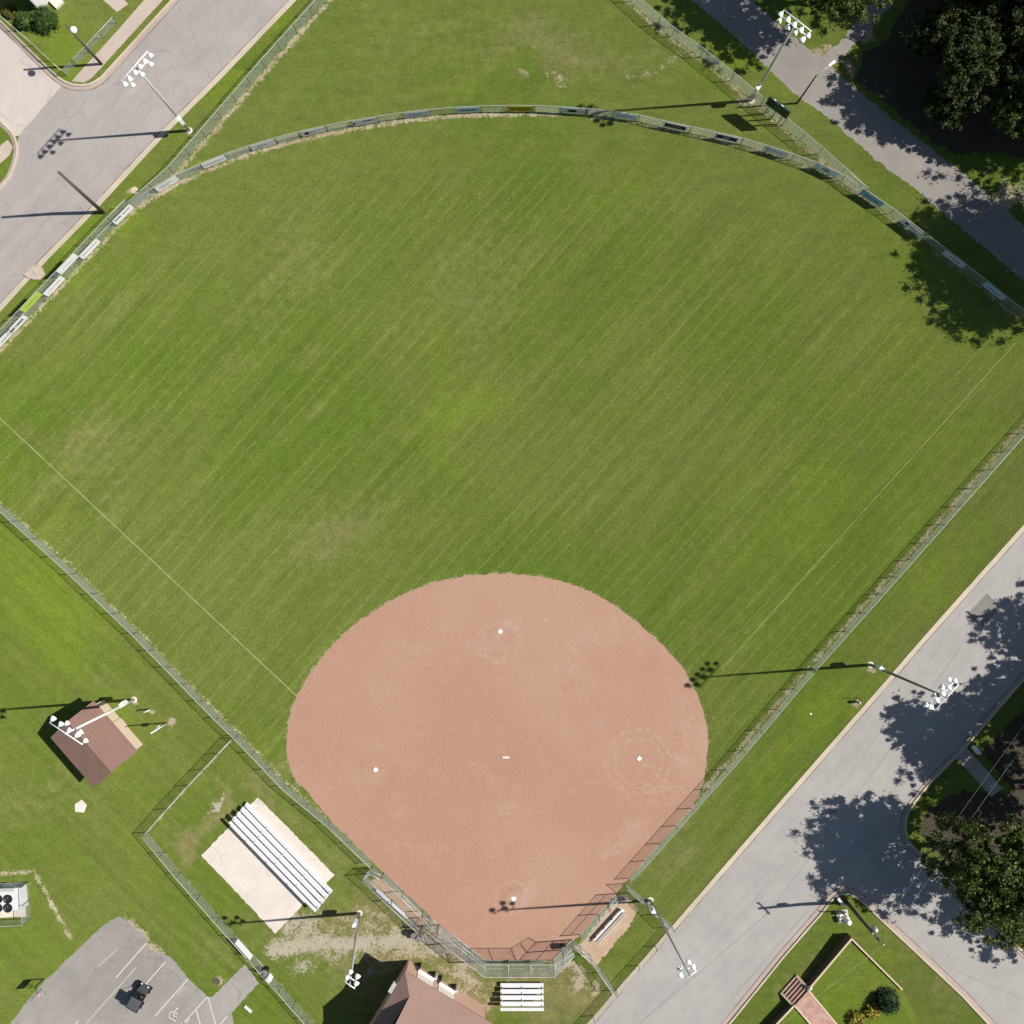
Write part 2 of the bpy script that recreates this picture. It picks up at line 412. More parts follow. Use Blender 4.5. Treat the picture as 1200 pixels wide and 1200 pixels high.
# ------------------------------------------------------------------ plan lines of the fences
ARC = [(158, 243), (185, 226), (212, 211), (240, 198), (268, 187), (297, 177), (326, 168.5), (356, 160.5), (385, 154), (414, 148.5),
       (444, 143.5), (474, 139), (505, 135.5), (535, 133), (565, 131.5), (596, 130.8), (627, 131), (658, 132.4), (688, 134.5), (718, 137.5),
       (748, 142), (778, 149), (808, 155.5), (838, 162), (868, 169), (898, 178), (927, 187.5), (956, 198), (985, 212), (1012, 231),
       (1042, 251), (1066, 270), (1090, 288), (1114, 306), (1138, 325), (1162, 344), (1186, 363), (1212, 384), (1238, 405), (1262, 425)]
TALL = [(158, 243), (137, 264), (116, 286), (95, 308), (74, 330), (53, 352), (32, 374), (11, 396), (-10, 418), (-31, 440)]
TLF = [(158, 243), (204, 203), (260, 139), (311, 80), (385, -2), (420, -40)]
TRF = [(700, -38), (740, 2), (771, 30), (787, 43), (821, 67), (856, 95), (882, 117), (917, 147), (958, 181), (1010, 228)]
TBF = [(-40, 556), (0, 590), (90, 672), (162, 741), (258, 840), (280, 861), (336, 920), (388, 963), (437, 1010)]
RTF = [(737, 1029), (810, 947), (870, 879), (951, 783), (1029, 696), (1082, 636), (1195, 508), (1240, 456)]
BLF1 = [(275, 864), (222, 920), (173, 975)]
BLF2 = [(173, 975), (212, 1022), (258, 1075), (294, 1115)]
BLF3 = [(312, 1136), (330, 1155), (362, 1192), (392, 1228)]
INFIELD = smooth_line([(585, 672), (540, 676), (495, 687), (450, 709), (408, 738), (374, 775), (350, 812), (338, 850), (337, 885), (345, 912), (357, 924)], 8) + \
    [(388, 962), (437, 1010), (452, 1025), (500, 1070), (514, 1086), (534, 1100), (569, 1127), (648, 1127), (669, 1104), (680, 1096), (722, 1048), (737, 1029), (772, 990), (812, 946)] + \
    smooth_line([(812, 946), (824, 915), (829, 880), (827, 845), (817, 815), (800, 783), (768, 748), (728, 715), (690, 693), (640, 677), (585, 672)], 8)[1:-1]
FIELD = [(-60, 470)] + list(reversed(TALL)) + ARC + [(1240, 456)] + list(reversed(RTF)) + [(648, 1127), (569, 1127)] + list(reversed(TBF))

# ------------------------------------------------------------------ ground with wear masks
def seg_dist(px, py, line):
    d = np.full(px.shape, 1e9)
    for (x0, y0), (x1, y1) in zip(line[:-1], line[1:]):
        dx, dy = x1 - x0, y1 - y0; L = dx * dx + dy * dy + 1e-9
        t = np.clip(((px - x0) * dx + (py - y0) * dy) / L, 0, 1)
        d = np.minimum(d, np.hypot(px - x0 - t * dx, py - y0 - t * dy))
    return d
def inside(px, py, poly):
    r = np.zeros(px.shape, bool); n = len(poly)
    for i in range(n):
        x0, y0 = poly[i]; x1, y1 = poly[(i + 1) % n]
        if y0 == y1: continue
        c = ((y0 > py) != (y1 > py)) & (px < (x1 - x0) * (py - y0) / (y1 - y0) + x0); r ^= c
    return r
_wr = np.random.default_rng(3); _WV = [(_wr.normal(size=2) * s, _wr.uniform(0, 6.28, 2), A) for s, A in ((.02, 9), (.03, 8), (.06, 5), (.1, 3.5), (.16, 2.2), (.25, 1.4)) for _ in range(3)]
def ell(px, py, cx, cy, rx, ry, a=0):
    q = min(1.0, max(rx, ry) / 30)
    wx = sum(np.sin(px * k[0] + py * k[1] + ph[0]) * A for k, ph, A in _WV) * q; wy = sum(np.cos(px * k[1] - py * k[0] + ph[1]) * A for k, ph, A in _WV) * q
    px = px + wx; py = py + wy
    ca, sa = math.cos(R(a)), math.sin(R(a)); x = px - cx; y = py - cy
    u = (x * ca + y * sa) / rx; v = (-x * sa + y * ca) / ry
    return np.clip(1.25 - np.hypot(u, v) * .85, 0, 1)
def make_ground():
    half, st = 62.0, .25; n = int(2 * half / st) + 1
    ax = np.linspace(-half, half, n); X, Y = np.meshgrid(ax, ax)
    px = 600 + 12 * X; py = 600 - 12 * Y
    fld = inside(px, py, FIELD)
    soil = np.zeros(X.shape); dry = np.zeros(X.shape); lush = np.zeros(X.shape); grav = np.zeros(X.shape)
    def band(line, w, side=None, amt=.72, off=0):
        nonlocal soil
        lin = [(a + (side[0] * off if side else 0), b + (side[1] * off if side else 0)) for a, b in line]
        soil = np.maximum(soil, np.clip(1 - seg_dist(px, py, lin) / w, 0, 1) ** .7 * amt)
    band(ARC[:18], 5.5, (.0, 1), .80, 3); band(ARC[18:], 5, (-.4, .8), .72, 3); band(TALL, 6, (.6, .6), .72, 3)
    band(TLF, 6.5, (.8, .5), .78, 3); band(TRF, 6, (-.6, .7), .72, 3); band(TBF, 4.5, (.7, -.7), .66, 2)
    band(RTF, 6.5, (-.7, -.7), .74, 3.5); band(BLF1, 4, None, .55); band(BLF2, 4, None, .5); band(BLF3, 4, None, .5)
    band(INFIELD[:81], 4.5, None, .62); band(INFIELD[-80:], 4.5, None, .62)
    for c in [(606, 99, 15, 7), (655, 93, 20, 7, 8), (880, 118, 9, 8), (222, 154, 6, 6), (1021, 779, 9, 7), (1004, 822, 6, 6),
              (157, 820, 5, 5), (197, 846, 6, 6), (176, 830, 5, 4), (152, 223, 4, 4), (253, 1150, 8, 7), (1168, 212, 40, 22, -12), (962, 62, 20, 11, 40),
              (1018, 45, 26, 10, -40), (990, 85, 16, 9, 40), (158, 1088, 22, 17, 35), (735, 1062, 14, 9), (690, 1150, 16, 8, -45), (525, 1122, 46, 20, 35), (560, 1170, 24, 14, 35), (650, 1140, 26, 8, 0), (470, 1095, 26, 12, 40), (520, 1112, 22, 12, 30), (118, 42, 5, 5)]:
        soil = np.maximum(soil, ell(px, py, *c) * (.62 if c[1] < 101 and c[0] < 700 else .85))
    soil = np.maximum(soil, np.clip(1 - seg_dist(px, py, [(-20, 1026), (40, 1021), (50, 1040), (82, 1098)]) / 6, 0, 1) * .85)
    soil = np.maximum(soil, np.clip(1 - seg_dist(px, py, [(735, 92), (765, 85), (786, 72), (800, 58)]) / 12, 0, 1) * .5)
    soil = np.maximum(soil, np.clip(1 - seg_dist(px, py, [(480, 1112), (520, 1135), (575, 1175)]) / 16, 0, 1) * .62)
    grav = np.maximum(grav, np.clip(1.25 - seg_dist(px, py, [(322, 1112), (372, 1106), (430, 1106), (490, 1100), (520, 1112)]) / 18, 0, 1) * .78)
    for c in [(350, 1105, 40, 26, 0, .6), (420, 1120, 60, 22, 8, .55), (500, 1095, 40, 26, 30, .6), (390, 1080, 26, 30, 0, .5), (540, 1140, 30, 30, 40, .5)]: grav = np.maximum(grav, ell(px, py, *c[:5]) * c[5])
    grav = np.maximum(grav, ell(px, py, 372, 1068, 30, 24, -40) * .72); grav = np.maximum(grav, ell(px, py, 352, 1128, 22, 14) * .55)
    grav = np.maximum(grav, ell(px, py, 256, 935, 18, 5, -42) * .8); grav = np.maximum(grav, ell(px, py, 505, 1120, 30, 14, 25) * .55)
    soil = np.maximum(soil, ell(px, py, 455, 1100, 110, 40, 12) * .5)
    for c in [(500, 1112, 60, 24, 28, .62), (545, 1145, 40, 26, 40, .58), (470, 1085, 36, 16, 35, .55), (590, 1150, 60, 12, 0, .5)]: soil = np.maximum(soil, ell(px, py, *c[:5]) * c[5])
    grav = np.maximum(grav, ell(px, py, 150, 1085, 22, 14, 40) * .7)
    for c in [(400, 615, 90, 50, -40, .55), (110, 545, 90, 45, -45, .5), (640, 60, 180, 40, 4, .55), (470, 45, 90, 40, 20, .35), (320, 330, 120, 70, -45, .38),
              (560, 330, 130, 60, -40, .35), (450, 1090, 150, 60, 20, .75), (430, 1150, 60, 40, 0, .6), (255, 955, 60, 26, -45, .75), (345, 935, 60, 16, 45, .6), (400, 1000, 30, 40, 45, .5),
              (790, 1015, 40, 30, -45, .6), (880, 900, 30, 60, 45, .3), (1080, 1140, 40, 80, -45, .5), (930, 1110, 30, 60, 45, .4), (110, 800, 60, 30, 0, .45),
              (60, 930, 80, 60, 30, .4), (250, 1110, 30, 40, -40, .45), (300, 1190, 40, 30, 0, .3), (860, 690, 50, 30, -45, .2), (700, 70, 120, 30, 0, .45), (640, 1160, 110, 36, 0, .8), (540, 1150, 60, 50, 30, .9), (460, 1075, 60, 30, 30, .7), (700, 1140, 40, 30, -45, .5)]:
        dry = np.maximum(dry, ell(px, py, *c[:5]) * c[5])
    for c in [(545, 475, 50, 70, 0, .7), (735, 250, 50, 40, 0, .45), (60, 720, 90, 50, 45, .95), (20, 660, 60, 60, 0, .6), (930, 600, 120, 60, -48, .6), (850, 560, 90, 50, -48, .4),
              (1100, 700, 60, 22, -48, .6), (940, 860, 34, 150, 45, .75), (1110, 660, 24, 110, 45, .6), (110, 840, 40, 25, 0, .5), (90, 1100, 70, 50, 0, .35), (60, 60, 70, 50, 0, .7), (290, 70, 90, 18, -48, .9), (100, 275, 160, 14, -46, .7),
              (160, 200, 20, 10, -46, .6), (410, 1040, 20, 30, 0, .5), (860, 60, 60, 30, 45, .7), (1010, 160, 140, 20, 40, .9), (1000, 1120, 60, 50, 0, .6), (470, 30, 60, 60, 0, .35), (550, 70, 50, 30, 0, .5),
              (300, 900, 60, 30, 45, .35), (740, 1120, 60, 26, -46, .5), (160, 1010, 30, 60, -20, .4)]:
        lush = np.maximum(lush, ell(px, py, *c[:5]) * c[5])
    # the mown field gets greener and less dry towards its right-hand half
    lush = np.maximum(lush, np.where(fld, np.clip((px - 700) / 900, 0, .4), 0))
    edge = np.clip(seg_dist(px, py, ARC) / 70 - .35, 0, 1)
    fz = np.where(fld, np.clip(edge, .25, 1), 0)
    fz = np.where((~fld) & (px > 745) & (py > 480) & (px * 1.13 + py < 1990), .7, fz)
    leftz = np.where((~fld) & (px < 420) & (py > 500), 1.0, 0)
    verts = np.stack([X.ravel(), Y.ravel(), np.zeros(X.size)], 1)
    idx = np.arange(n * n).reshape(n, n)
    quads = np.stack([idx[:-1, :-1], idx[:-1, 1:], idx[1:, 1:], idx[1:, :-1]], -1).reshape(-1, 4)
    B = 2500.0; b0 = len(verts)
    ring = np.array([(-half, -half, 0), (half, -half, 0), (half, half, 0), (-half, half, 0), (-B, -B, 0), (B, -B, 0), (B, B, 0), (-B, B, 0)])
    verts = np.vstack([verts, ring])
    rq = np.array([(b0 + i, b0 + 4 + i, b0 + 4 + (i + 1) % 4, b0 + (i + 1) % 4) for i in range(4)])
    rq = np.array([[a, b, c, d] for a, b, c, d in rq])
    allq = np.vstack([quads, rq])
    me = bpy.data.meshes.new('ground'); me.vertices.add(len(verts)); me.vertices.foreach_set('co', verts.astype(np.float32).ravel())
    me.loops.add(allq.size); me.loops.foreach_set('vertex_index', allq.astype(np.int32).ravel())
    me.polygons.add(len(allq)); me.polygons.foreach_set('loop_start', np.arange(0, allq.size, 4, dtype=np.int32))
    me.update(calc_edges=True)
    def put(nm, a, b, c):
        at = me.attributes.new(nm, 'FLOAT_COLOR', 'POINT'); d = np.zeros((len(verts), 4), np.float32); d[:, 3] = 1
        d[:n * n, 0] = a.ravel(); d[:n * n, 1] = b.ravel(); d[:n * n, 2] = c.ravel(); at.data.foreach_set('color', d.ravel())
    put('mask_wear', soil, dry, lush); put('mask_zone', fz, leftz, grav)
    me.materials.append(M['grass']); me.validate()
    bm = bmesh.new(); bm.from_mesh(me)
    for f in bm.faces:
        if f.normal.z < 0: f.normal_flip()
    bm.to_mesh(me); bm.free()
    return link('ground', me, kind='structure')
make_ground()

# ------------------------------------------------------------------ infield
def make_infield():
    z = .006
    pts = ragged([G(*p, z) for p in INFIELD], .4, .05)
    # fine triangulated sheet carrying a mask of scuffs and painted net shade: grid clipped to the outline, stitched by a coarse rim sheet below
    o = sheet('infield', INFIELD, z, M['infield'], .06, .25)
    bm = bmesh.new(); bm.from_mesh(o.data)
    for co, no in [((x, 0, 0), (1, 0, 0)) for x in np.arange(-22, 20, 1.0)] + [((0, y, 0), (0, 1, 0)) for y in np.arange(-44, -6, 1.0)]:
        bmesh.ops.bisect_plane(bm, geom=bm.verts[:] + bm.edges[:] + bm.faces[:], plane_co=co, plane_no=no)
    bm.to_mesh(o.data); bm.free()
    me = o.data; n = len(me.vertices); co = np.zeros(n * 3, np.float32); me.vertices.foreach_get('co', co); co = co.reshape(-1, 3)
    px = 600 + 12 * co[:, 0]; py = 600 - 12 * co[:, 1]
    pale = np.zeros(n); dark = np.zeros(n)
    for c in [(790, 930, 60, 50, 0, .45), (800, 850, 50, 90, 0, .5), (470, 1000, 50, 40, 40, .4), (560, 960, 60, 30, 0, .3), (590, 760, 40, 30, 0, .5), (765, 885, 25, 30, 0, .7), (590, 905, 30, 30, 0, .5), (602, 1052, 24, 14, 0, .7), (600, 1010, 20, 40, 0, .35),
              (450, 910, 40, 26, 0, .4), (680, 790, 60, 30, 40, .5), (520, 1020, 70, 30, 40, .3), (730, 985, 30, 40, 45, .6), (700, 740, 60, 20, 35, .5)]:
        pale = np.maximum(pale, ell(px, py, *c[:5]) * c[5])
    for c in [(418, 893, 12, 12, 0, .5), (708, 1012, 22, 12, 40, .55), (588, 1040, 14, 8, 0, .7), (500, 1100, 60, 10, 10, .3), (350, 880, 12, 50, 0, .3), (600, 1102, 100, 26, 0, .5)]:  # last ellipse paints the backstop netting's shade into the dirt
        dark = np.maximum(dark, ell(px, py, *c[:5]) * c[5])
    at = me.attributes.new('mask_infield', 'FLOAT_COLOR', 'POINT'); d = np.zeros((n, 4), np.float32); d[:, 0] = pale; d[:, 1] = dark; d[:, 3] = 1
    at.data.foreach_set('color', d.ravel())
make_infield()

# ------------------------------------------------------------------ roads, kerbs, paths
sheet('road', [(204, -60), (204, 0), (120, 93), (106, 101), (88, 102), (74, 99), (22, 159), (19, 178), (11, 205), (0, 221), (-80, 300), (-80, 446), (0, 363), (50, 308), (100, 257), (195, 154), (260, 89), (346, -2), (400, -60)], .006, M['road_old'], .02)
sheet('road', [(-80, -48), (0, 27), (60, 86), (74, 99), (22, 159), (15, 160), (0, 143), (-80, 60)], .010, M['street_concrete'], .02)
sheet('road', [(690, 1202), (640, 1258), (800, 1258), (850, 1202), (915, 1124), (973, 1056), (983, 1048), (993, 1047), (1003, 1051), (1012, 1057), (1043, 1086), (1068, 1110), (1127, 1165), (1162, 1202), (1220, 1262), (1300, 1220),
               (1200, 1118), (1080, 1003), (1063, 985), (1060, 962), (1068, 943), (1090, 915), (1127, 878), (1200, 793), (1280, 700), (1280, 530), (1200, 619), (1091, 741), (1040, 800), (901, 959), (790, 1087)], .006, M['road'], .02)
def seal(a, b, w=.035):
    m = MB(); pl = resample([a, b], 8); pl = [(x + random.uniform(-.5, .5), y + random.uniform(-.5, .5)) for x, y in pl]; strip(m, pl, -w / 2, w / 2, .005, .009, .008); m.build('tar_seam', M['tar'], kind='structure')
M['tar'] = plain('tar_seam', (.20, .185, .175), .8, 0, .2)
for q in [((846, 1184), (946, 1068)), ((853, 1190), (955, 1072)), ((1096, 1127), (1200, 1172)), ((1020, 960), (990, 1010)), ((1045, 935), (1030, 950)), ((40, 190), (120, 95)), ((120, 200), (107, 212)), ((160, 130), (230, 40)), ((30, 290), (70, 238)), ((0, 285), (40, 250))]: seal(*q)
sheet('asphalt_patch', [(1157, 695), (1172, 712), (1152, 734), (1136, 733), (1131, 722)], .010, M['patch'], .01)
sheet('path', [(770, -45), (812, 0), (842, 26), (880, 60), (912, 92), (940, 117), (962, 130), (986, 152), (1011, 173), (1027, 188), (1061, 212), (1079, 227), (1109, 253), (1160, 296), (1260, 380), (1270, 330), (1200, 264), (1165, 234), (1124, 199), (1060, 150), (992, 95), (975, 76), (940, 52), (900, 18), (880, 0), (840, -45)], .006, M['path'], .12, .3)
sheet('path', [(968, 84), (985, 70), (1010, 44), (1038, 14), (1060, -12), (1085, -40), (1050, -40), (1026, -2), (1004, 26), (985, 50), (960, 68)], .011, M['path'], .15, .3)
sheet('shade_tinted_litter', [(1012, 62), (1040, 48), (1052, 20), (1078, -14), (1100, -45), (1290, -50), (1290, 240), (1215, 190), (1170, 178), (1120, 182), (1082, 158), (1040, 122), (1002, 92)], .009, M['litter'], .22, .3)  # dark sheet whose colour deepens the shade under the grove
sheet('shade_tinted_litter', [(1290, 800), (1225, 806), (1180, 850), (1150, 880), (1190, 930), (1130, 925), (1085, 950), (1078, 975), (1100, 1000), (1200, 1095), (1290, 1170)], .007, M['litter'], .22, .3)  # same painted shade over the tree-shaded grass of the street corner
# left island corner
LK1 = smooth_line([(-40, 100), (0, 143), (14, 158), (19, 176), (13, 200), (0, 219), (-50, 265)], 6)
LK2 = [(400, -60), (346, -2), (260, 88), (195, 153), (100, 256), (50, 307), (0, 362), (-50, 415)]
LK3 = [(-50, -22), (0, 26), (60, 85)] + smooth_line([(60, 85), (74, 96), (88, 101), (106, 100), (120, 92)], 5) + [(204, 0), (250, -50)]
RK1 = [(640, 1257), (691, 1200), (790, 1086), (901, 958), (1040, 799), (1091, 740), (1200, 618), (1270, 540)]
RK2 = [(800, 1260), (857, 1195), (915, 1123), (962, 1069)] + smooth_line([(962, 1069), (974, 1054), (983, 1047), (993, 1046), (1003, 1050), (1012, 1057), (1024, 1068)], 5) + [(1043, 1086), (1072, 1113), (1127, 1165), (1160, 1200), (1220, 1260)]
RK3 = [(1270, 712), (1200, 793), (1127, 878), (1090, 915)] + smooth_line([(1090, 915), (1068, 943), (1060, 962), (1063, 985), (1080, 1003)], 5) + [(1120, 1042), (1200, 1118), (1290, 1200)]
M['seam'] = plain('gutter_seam_dirt', (.17, .13, .11), .95, 0, .3, 2)
def kerb(line, w, gut, flip=1, h=.12, gm='gutter'):
    pl = resample(line, 10)
    a, b = sorted((0, w * flip)); m = MB(); strip(m, pl, a, b, 0, h, .012); m.build('kerb', M['kerb'], kind='structure')
    if gut:
        a, b = sorted((-gut * flip, -.002 * flip)); m = MB(); strip(m, pl, a, b, .0, .016, .012); m.build('gutter', M[gm], kind='structure')
        a, b = sorted((-(gut + .07) * flip, -(gut - .01) * flip)); m = MB(); strip(m, pl, a, b, .0, .013, .03); m.build('gutter_seam', M['seam'], kind='structure')
kerb(LK1, .22, .22, 1); kerb(LK2, .20, .30, 1, .06, 'kerb'); kerb(LK3, .20, .36, 1)
kerb(RK1, .22, .26, 1, .05, 'kerb'); kerb(RK2, .17, .45, -1); kerb(RK3, .2, .3, 1)
sheet('sidewalk', [(84, 95), (142, 31), (168, 1), (190, -26), (215, -26), (190, 1), (107, 92), (98, 97)], .014, M['sidewalk'], .02)
sheet('sidewalk', [(-30, 196), (-1, 172), (9, 164), (15, 172), (12, 181), (0, 192), (-30, 222)], .014, M['sidewalk'], .02)
sheet('sidewalk', [(121, 0), (137, 14), (150, 5), (120, -30), (105, -30)], .012, M['sidewalk'], .03)
sheet('walkway', [(1117, 884), (1130, 873), (1175, 924), (1162, 934)], .012, M['road_old'], .03)
# storm drain apron by the left road
sheet('drain_apron', [(28, 322), (41, 311), (52, 318), (54, 322), (48, 328), (40, 328), (33, 326)], .135, M['sidewalk'], .02)

# ---- parking lot, walkway and paint
lot = sheet('parking_lot', [(10, 1202), (30, 1176), (50, 1152), (80, 1123), (100, 1104), (117, 1088), (138, 1074), (150, 1080), (168, 1096), (176, 1113), (189, 1116), (203, 1124), (220, 1146), (243, 1168), (249, 1168), (288, 1129), (303, 1152), (271, 1187), (274, 1200), (250, 1262), (-40, 1262)], .006, M['lot'], .05, .25)
def bay(a, b, w=.11, mat='paint'):
    m = MB(); strip(m, [a, b], -w / 2, w / 2, .0065, .0105); m.build('bay_line', M[mat], lot)
for a, b in [((171.7, 1105), (135.8, 1145.8)), ((194, 1126.7), (168, 1156.7)), ((220.5, 1146.8), (181.5, 1191)), ((243, 1168), (206, 1209)),
             ((243.7, 1168.5), (255, 1209)), ((230, 1184), (238, 1212)), ((266, 1191), (250, 1210)), ((92, 1196), (84, 1206))]: bay(a, b)
for a, b in [((138, 1111.7), (115, 1132.5)), ((160, 1133), (95, 1206)), ((216, 1156), (208, 1166))]: bay(a, b, .16, 'oldpaint')
def wheelchair_mark(c, rz):
    m = MB(); t = Matrix.Translation(G(*c, .0105)) @ Matrix.Rotation(rz, 4, 'Z')
    def seg(p, q, w=.11):
        d = Vector((q[0] - p[0], q[1] - p[1], 0)); nn = Vector((-d.y, d.x, 0)).normalized() * w / 2
        m.quad(*[t @ (Vector((x[0], x[1], 0)) + s * nn) for x, s in ((p, 1), (p, -1), (q, -1), (q, 1))])
    arc = [(.38 * math.cos(R(a)), .38 * math.sin(R(a))) for a in range(120, 400, 20)]
    for p, q in zip(arc[:-1], arc[1:]): seg(p, q)
    seg((-.1, .62), (-.05, .05)); seg((-.05, .05), (.32, .02)); seg((.32, .02), (.48, -.40)); seg((-.08, .35), (.24, .33))
    head = [(-.1 + .11 * math.cos(R(a)), .78 + .11 * math.sin(R(a))) for a in range(0, 360, 45)]
    m.poly([t @ Vector((x, y, 0)) for x, y in head])
    m.build('wheelchair_symbol', M['paint'], lot)
wheelchair_mark((203, 1190), R(-38)); wheelchair_mark((216, 1203), R(-38))

# ---- concrete pads and dugout soil
pad1 = sheet('concrete_pad', [(302, 934), (392, 1025), (370, 1047), (358, 1057), (323, 1094), (236, 1002.5)], .03, M['slab'], .05, .3)
sheet('dugout_floor', [(684, 1101), (724, 1052), (741, 1060), (746, 1068), (738, 1085), (722, 1104), (706, 1122), (697, 1134), (690, 1127), (680, 1118), (672, 1110)], .010, M['soil'], .12, .25)
sheet('dugout_floor', [(447, 1028), (500, 1077), (492, 1090), (470, 1071), (432, 1032)], .012, M['soil'], .08, .25)
sheet('stone_slab', [(88, 942), (96, 937), (102, 943), (99, 952), (88, 951)], .06, M['slab'], .03, .3, label='pentagonal cream concrete slab set alone in the grass below the hut', category='slab')

# ---- chalk lines and bases
def flat_line(name, a, b, w, z, mat, seed=1):
    m = MB(); pl = resample([a, b], 9); strip(m, pl, -w / 2, w / 2, z - .003, z, .012); return m.build(name, M[mat], kind='structure')
flat_line('foul_line', (348, 816), (-30, 462), .075, .006, 'chalk'); flat_line('foul_line', (845, 784), (1190, 402), .05, .006, 'faintchalk')
def base_plate(a, b, rz, label):
    m = MB(); m.hexa([G(0, 0, 0) - G(0, 0) + Vector(v) for v in ((-.2, -.2, 0), (.2, -.2, 0), (.2, .2, 0), (-.2, .2, 0))],
                     [Vector(v) for v in ((-.17, -.17, .06), (.17, -.17, .06), (.17, .17, .06), (-.17, .17, .06))])
    o = m.build('base', M['white'], label=label, category='base', group='bases of the diamond'); o.location = G(a, b, .008); o.rotation_euler.z = rz
base_plate(749, 889, R(48), 'white square base beside the first-base line, near the dugout with the open soil floor')
base_plate(586, 740, R(45), 'white square base at the outfield end of the dirt, opposite home plate')
base_plate(440, 902, R(43), 'white square base on the third-base side, near the long chain-link fence by the bleachers')
m = MB(); m.hexa([Vector(v) for v in ((-.31, -.08, 0), (.31, -.08, 0), (.31, .08, 0), (-.31, .08, 0))], [Vector(v) for v in ((-.305, -.075, .05), (.305, -.075, .05), (.305, .075, .05), (-.305, .075, .05))])
o = m.build('pitching_rubber', M['white'], label='white pitching rubber bar in the middle of the dirt infield', category='pitching rubber'); o.location = G(593, 887.5, .008)
m = MB(); pts5 = [(-.23, .18), (.23, .18), (.23, -.05), (0, -.28), (-.23, -.05)]
m.poly([(x, y, .04) for x, y in pts5])
for i in range(5):
    a, b = pts5[i], pts5[(i + 1) % 5]; m.quad((*a, 0), (*b, 0), (*b, .04), (*a, .04))
o = m.build('home_plate', M['white'], label='white five-sided home plate in front of the backstop', category='home plate'); o.location = G(602, 1053, .008)

# ------------------------------------------------------------------ chain-link fences
def link_panel_mesh(w, h, pitch=.05, r=.0024):
    """diamond wire netting, w wide and h high, as thin three-sided wires"""
    m = MB(); s = pitch * math.sqrt(2); i = -int(h / s) - 1
    def add(a, b):
        d = (b - a).normalized(); n = Vector((-d.z, 0, d.x)) * r; e = Vector((0, r, 0)); i0 = len(m.v)
        for p in (a, b): m.v += [tuple(p + n), tuple(p - n * .5 + e), tuple(p - n * .5 - e)]
        m.f += [(i0, i0 + 1, i0 + 4, i0 + 3), (i0 + 1, i0 + 2, i0 + 5, i0 + 4), (i0 + 2, i0, i0 + 3, i0 + 5)]
    while i * s < w:
        x0 = i * s; t0 = max(0, -x0); t1 = min(h, w - x0)
        if t1 > t0 + .01:
            add(Vector((x0 + t0, .003, t0)), Vector((x0 + t1, .003, t1)))
            add(Vector((w - x0 - t0, -.003, t0)), Vector((w - x0 - t1, -.003, t1)))
        i += 1
    me = bpy.data.meshes.new('mesh_panel'); me.from_pydata(m.v, [], m.f); me.materials.append(M['wire']); return me
PANEL = {}
def panel_mesh(w, h):
    kx = (round(w * 2) / 2 or .5, round(h, 1))
    if kx not in PANEL: PANEL[kx] = (link_panel_mesh(max(kx[0], .5), kx[1]), max(kx[0], .5), kx[1])
    return PANEL[kx]
POSTS = {}
def post_mesh(h, r):
    kx = (round(h, 2), r)
    if kx not in POSTS: POSTS[kx] = MB().lathe([(r, 0), (r, h), (r * 1.25, h), (r * 1.1, h + .03), (.01, h + .06)], 8).mesh('post', M['galv'], True)
    return POSTS[kx]
def fence_run(root, pts, h, z0=0.0, post_r=.034, mid=False, skip=(), bottom=False, posts=True, rail_mat='rail', rail_r=.024):
    """posts, rail and netting along world points"""
    if posts:
        for p in pts: inst('post', post_mesh(h, post_r), Matrix.Translation((p.x, p.y, z0)), root)
    for lvl in ([h] + ([h * .5] if mid else []) + ([.06] if bottom else [])):
        MB().tube([Vector((p.x, p.y, z0 + lvl - .02)) for p in pts], rail_r, 6).build('top_rail' if lvl == h else 'rail', M[rail_mat], root, True)
    for i, (a, b) in enumerate(zip(pts[:-1], pts[1:])):
        if i in skip: continue
        d = b - a; L = math.hypot(d.x, d.y); me, w, hh = panel_mesh(L, h - .06)
        rz = math.atan2(d.y, d.x)
        inst('mesh_panel', me, Matrix.Translation((a.x, a.y, z0 + .04)) @ Matrix.Rotation(rz, 4, 'Z') @ Matrix.Diagonal((L / w, 1, (h - .06) / hh, 1)), root)
def fence(plan, h, label, step=30, name='chain_link_fence', group=None, **kw):
    pts = [G(*p) for p in (resample(plan, step) if step else plan)]
    root = thing(name, pts[0], label, 'fence', group); fence_run(root, pts, h, **kw); return root, pts
arc_root, arc_pts = fence(ARC, 1.5, 'curved galvanised chain-link outfield fence hung with a long row of advertising banners', None)
tall_root, tall_pts = fence(TALL, 2.45, 'tall double-height chain-link fence beside the cracked asphalt road, banners in two rows', None, mid=True)
fence(TLF, 1.8, 'straight chain-link fence between the bright verge of the cracked road and the rough grass', 30)
fence(TRF, 1.8, 'straight chain-link fence running behind the outfield past the green scoreboard', 30)
fence(TBF, 1.75, 'long straight chain-link fence along the third-base side, between the field and the hut lawn', 30)
fence(RTF, 1.45, 'long straight chain-link fence along the first-base side beside the verge of the smooth road', 30)
fence(BLF1, 1.5, 'short chain-link fence closing the bleacher yard towards the brown-roofed hut', 30)
fence(BLF2, 1.6, 'chain-link fence of the bleacher yard from its corner to the parking-lot gate', 30)
fence(BLF3, 1.6, 'chain-link fence running on from the parking-lot gate past the pink-walled building', 30)
fence([(733, 1035), (757, 1056), (788, 1086)], 1.9, 'chain-link fence from the first-base corner to the kerb, beside a floodlight mast', 26)
fence([(691, 1118), (720, 1160)], 1.8, 'chain-link fence from the open dugout to the kerb, opposite the small bleacher', 26)
fence([(788, 1086), (748, 1131), (722, 1160), (695, 1190), (660, 1230)], 1.25, 'low chain-link fence right behind the road kerb, back of the open dugout', 30)
fence([(-20, 2), (0, 19), (40, 54), (78, 89)], 1.15, 'low chain-link yard fence along the pale concrete street', 26)
fence([(78, 89), (104, 62), (137, 27)], 1.15, 'low chain-link yard fence along the sidewalk, ending at the garden walk', 26)

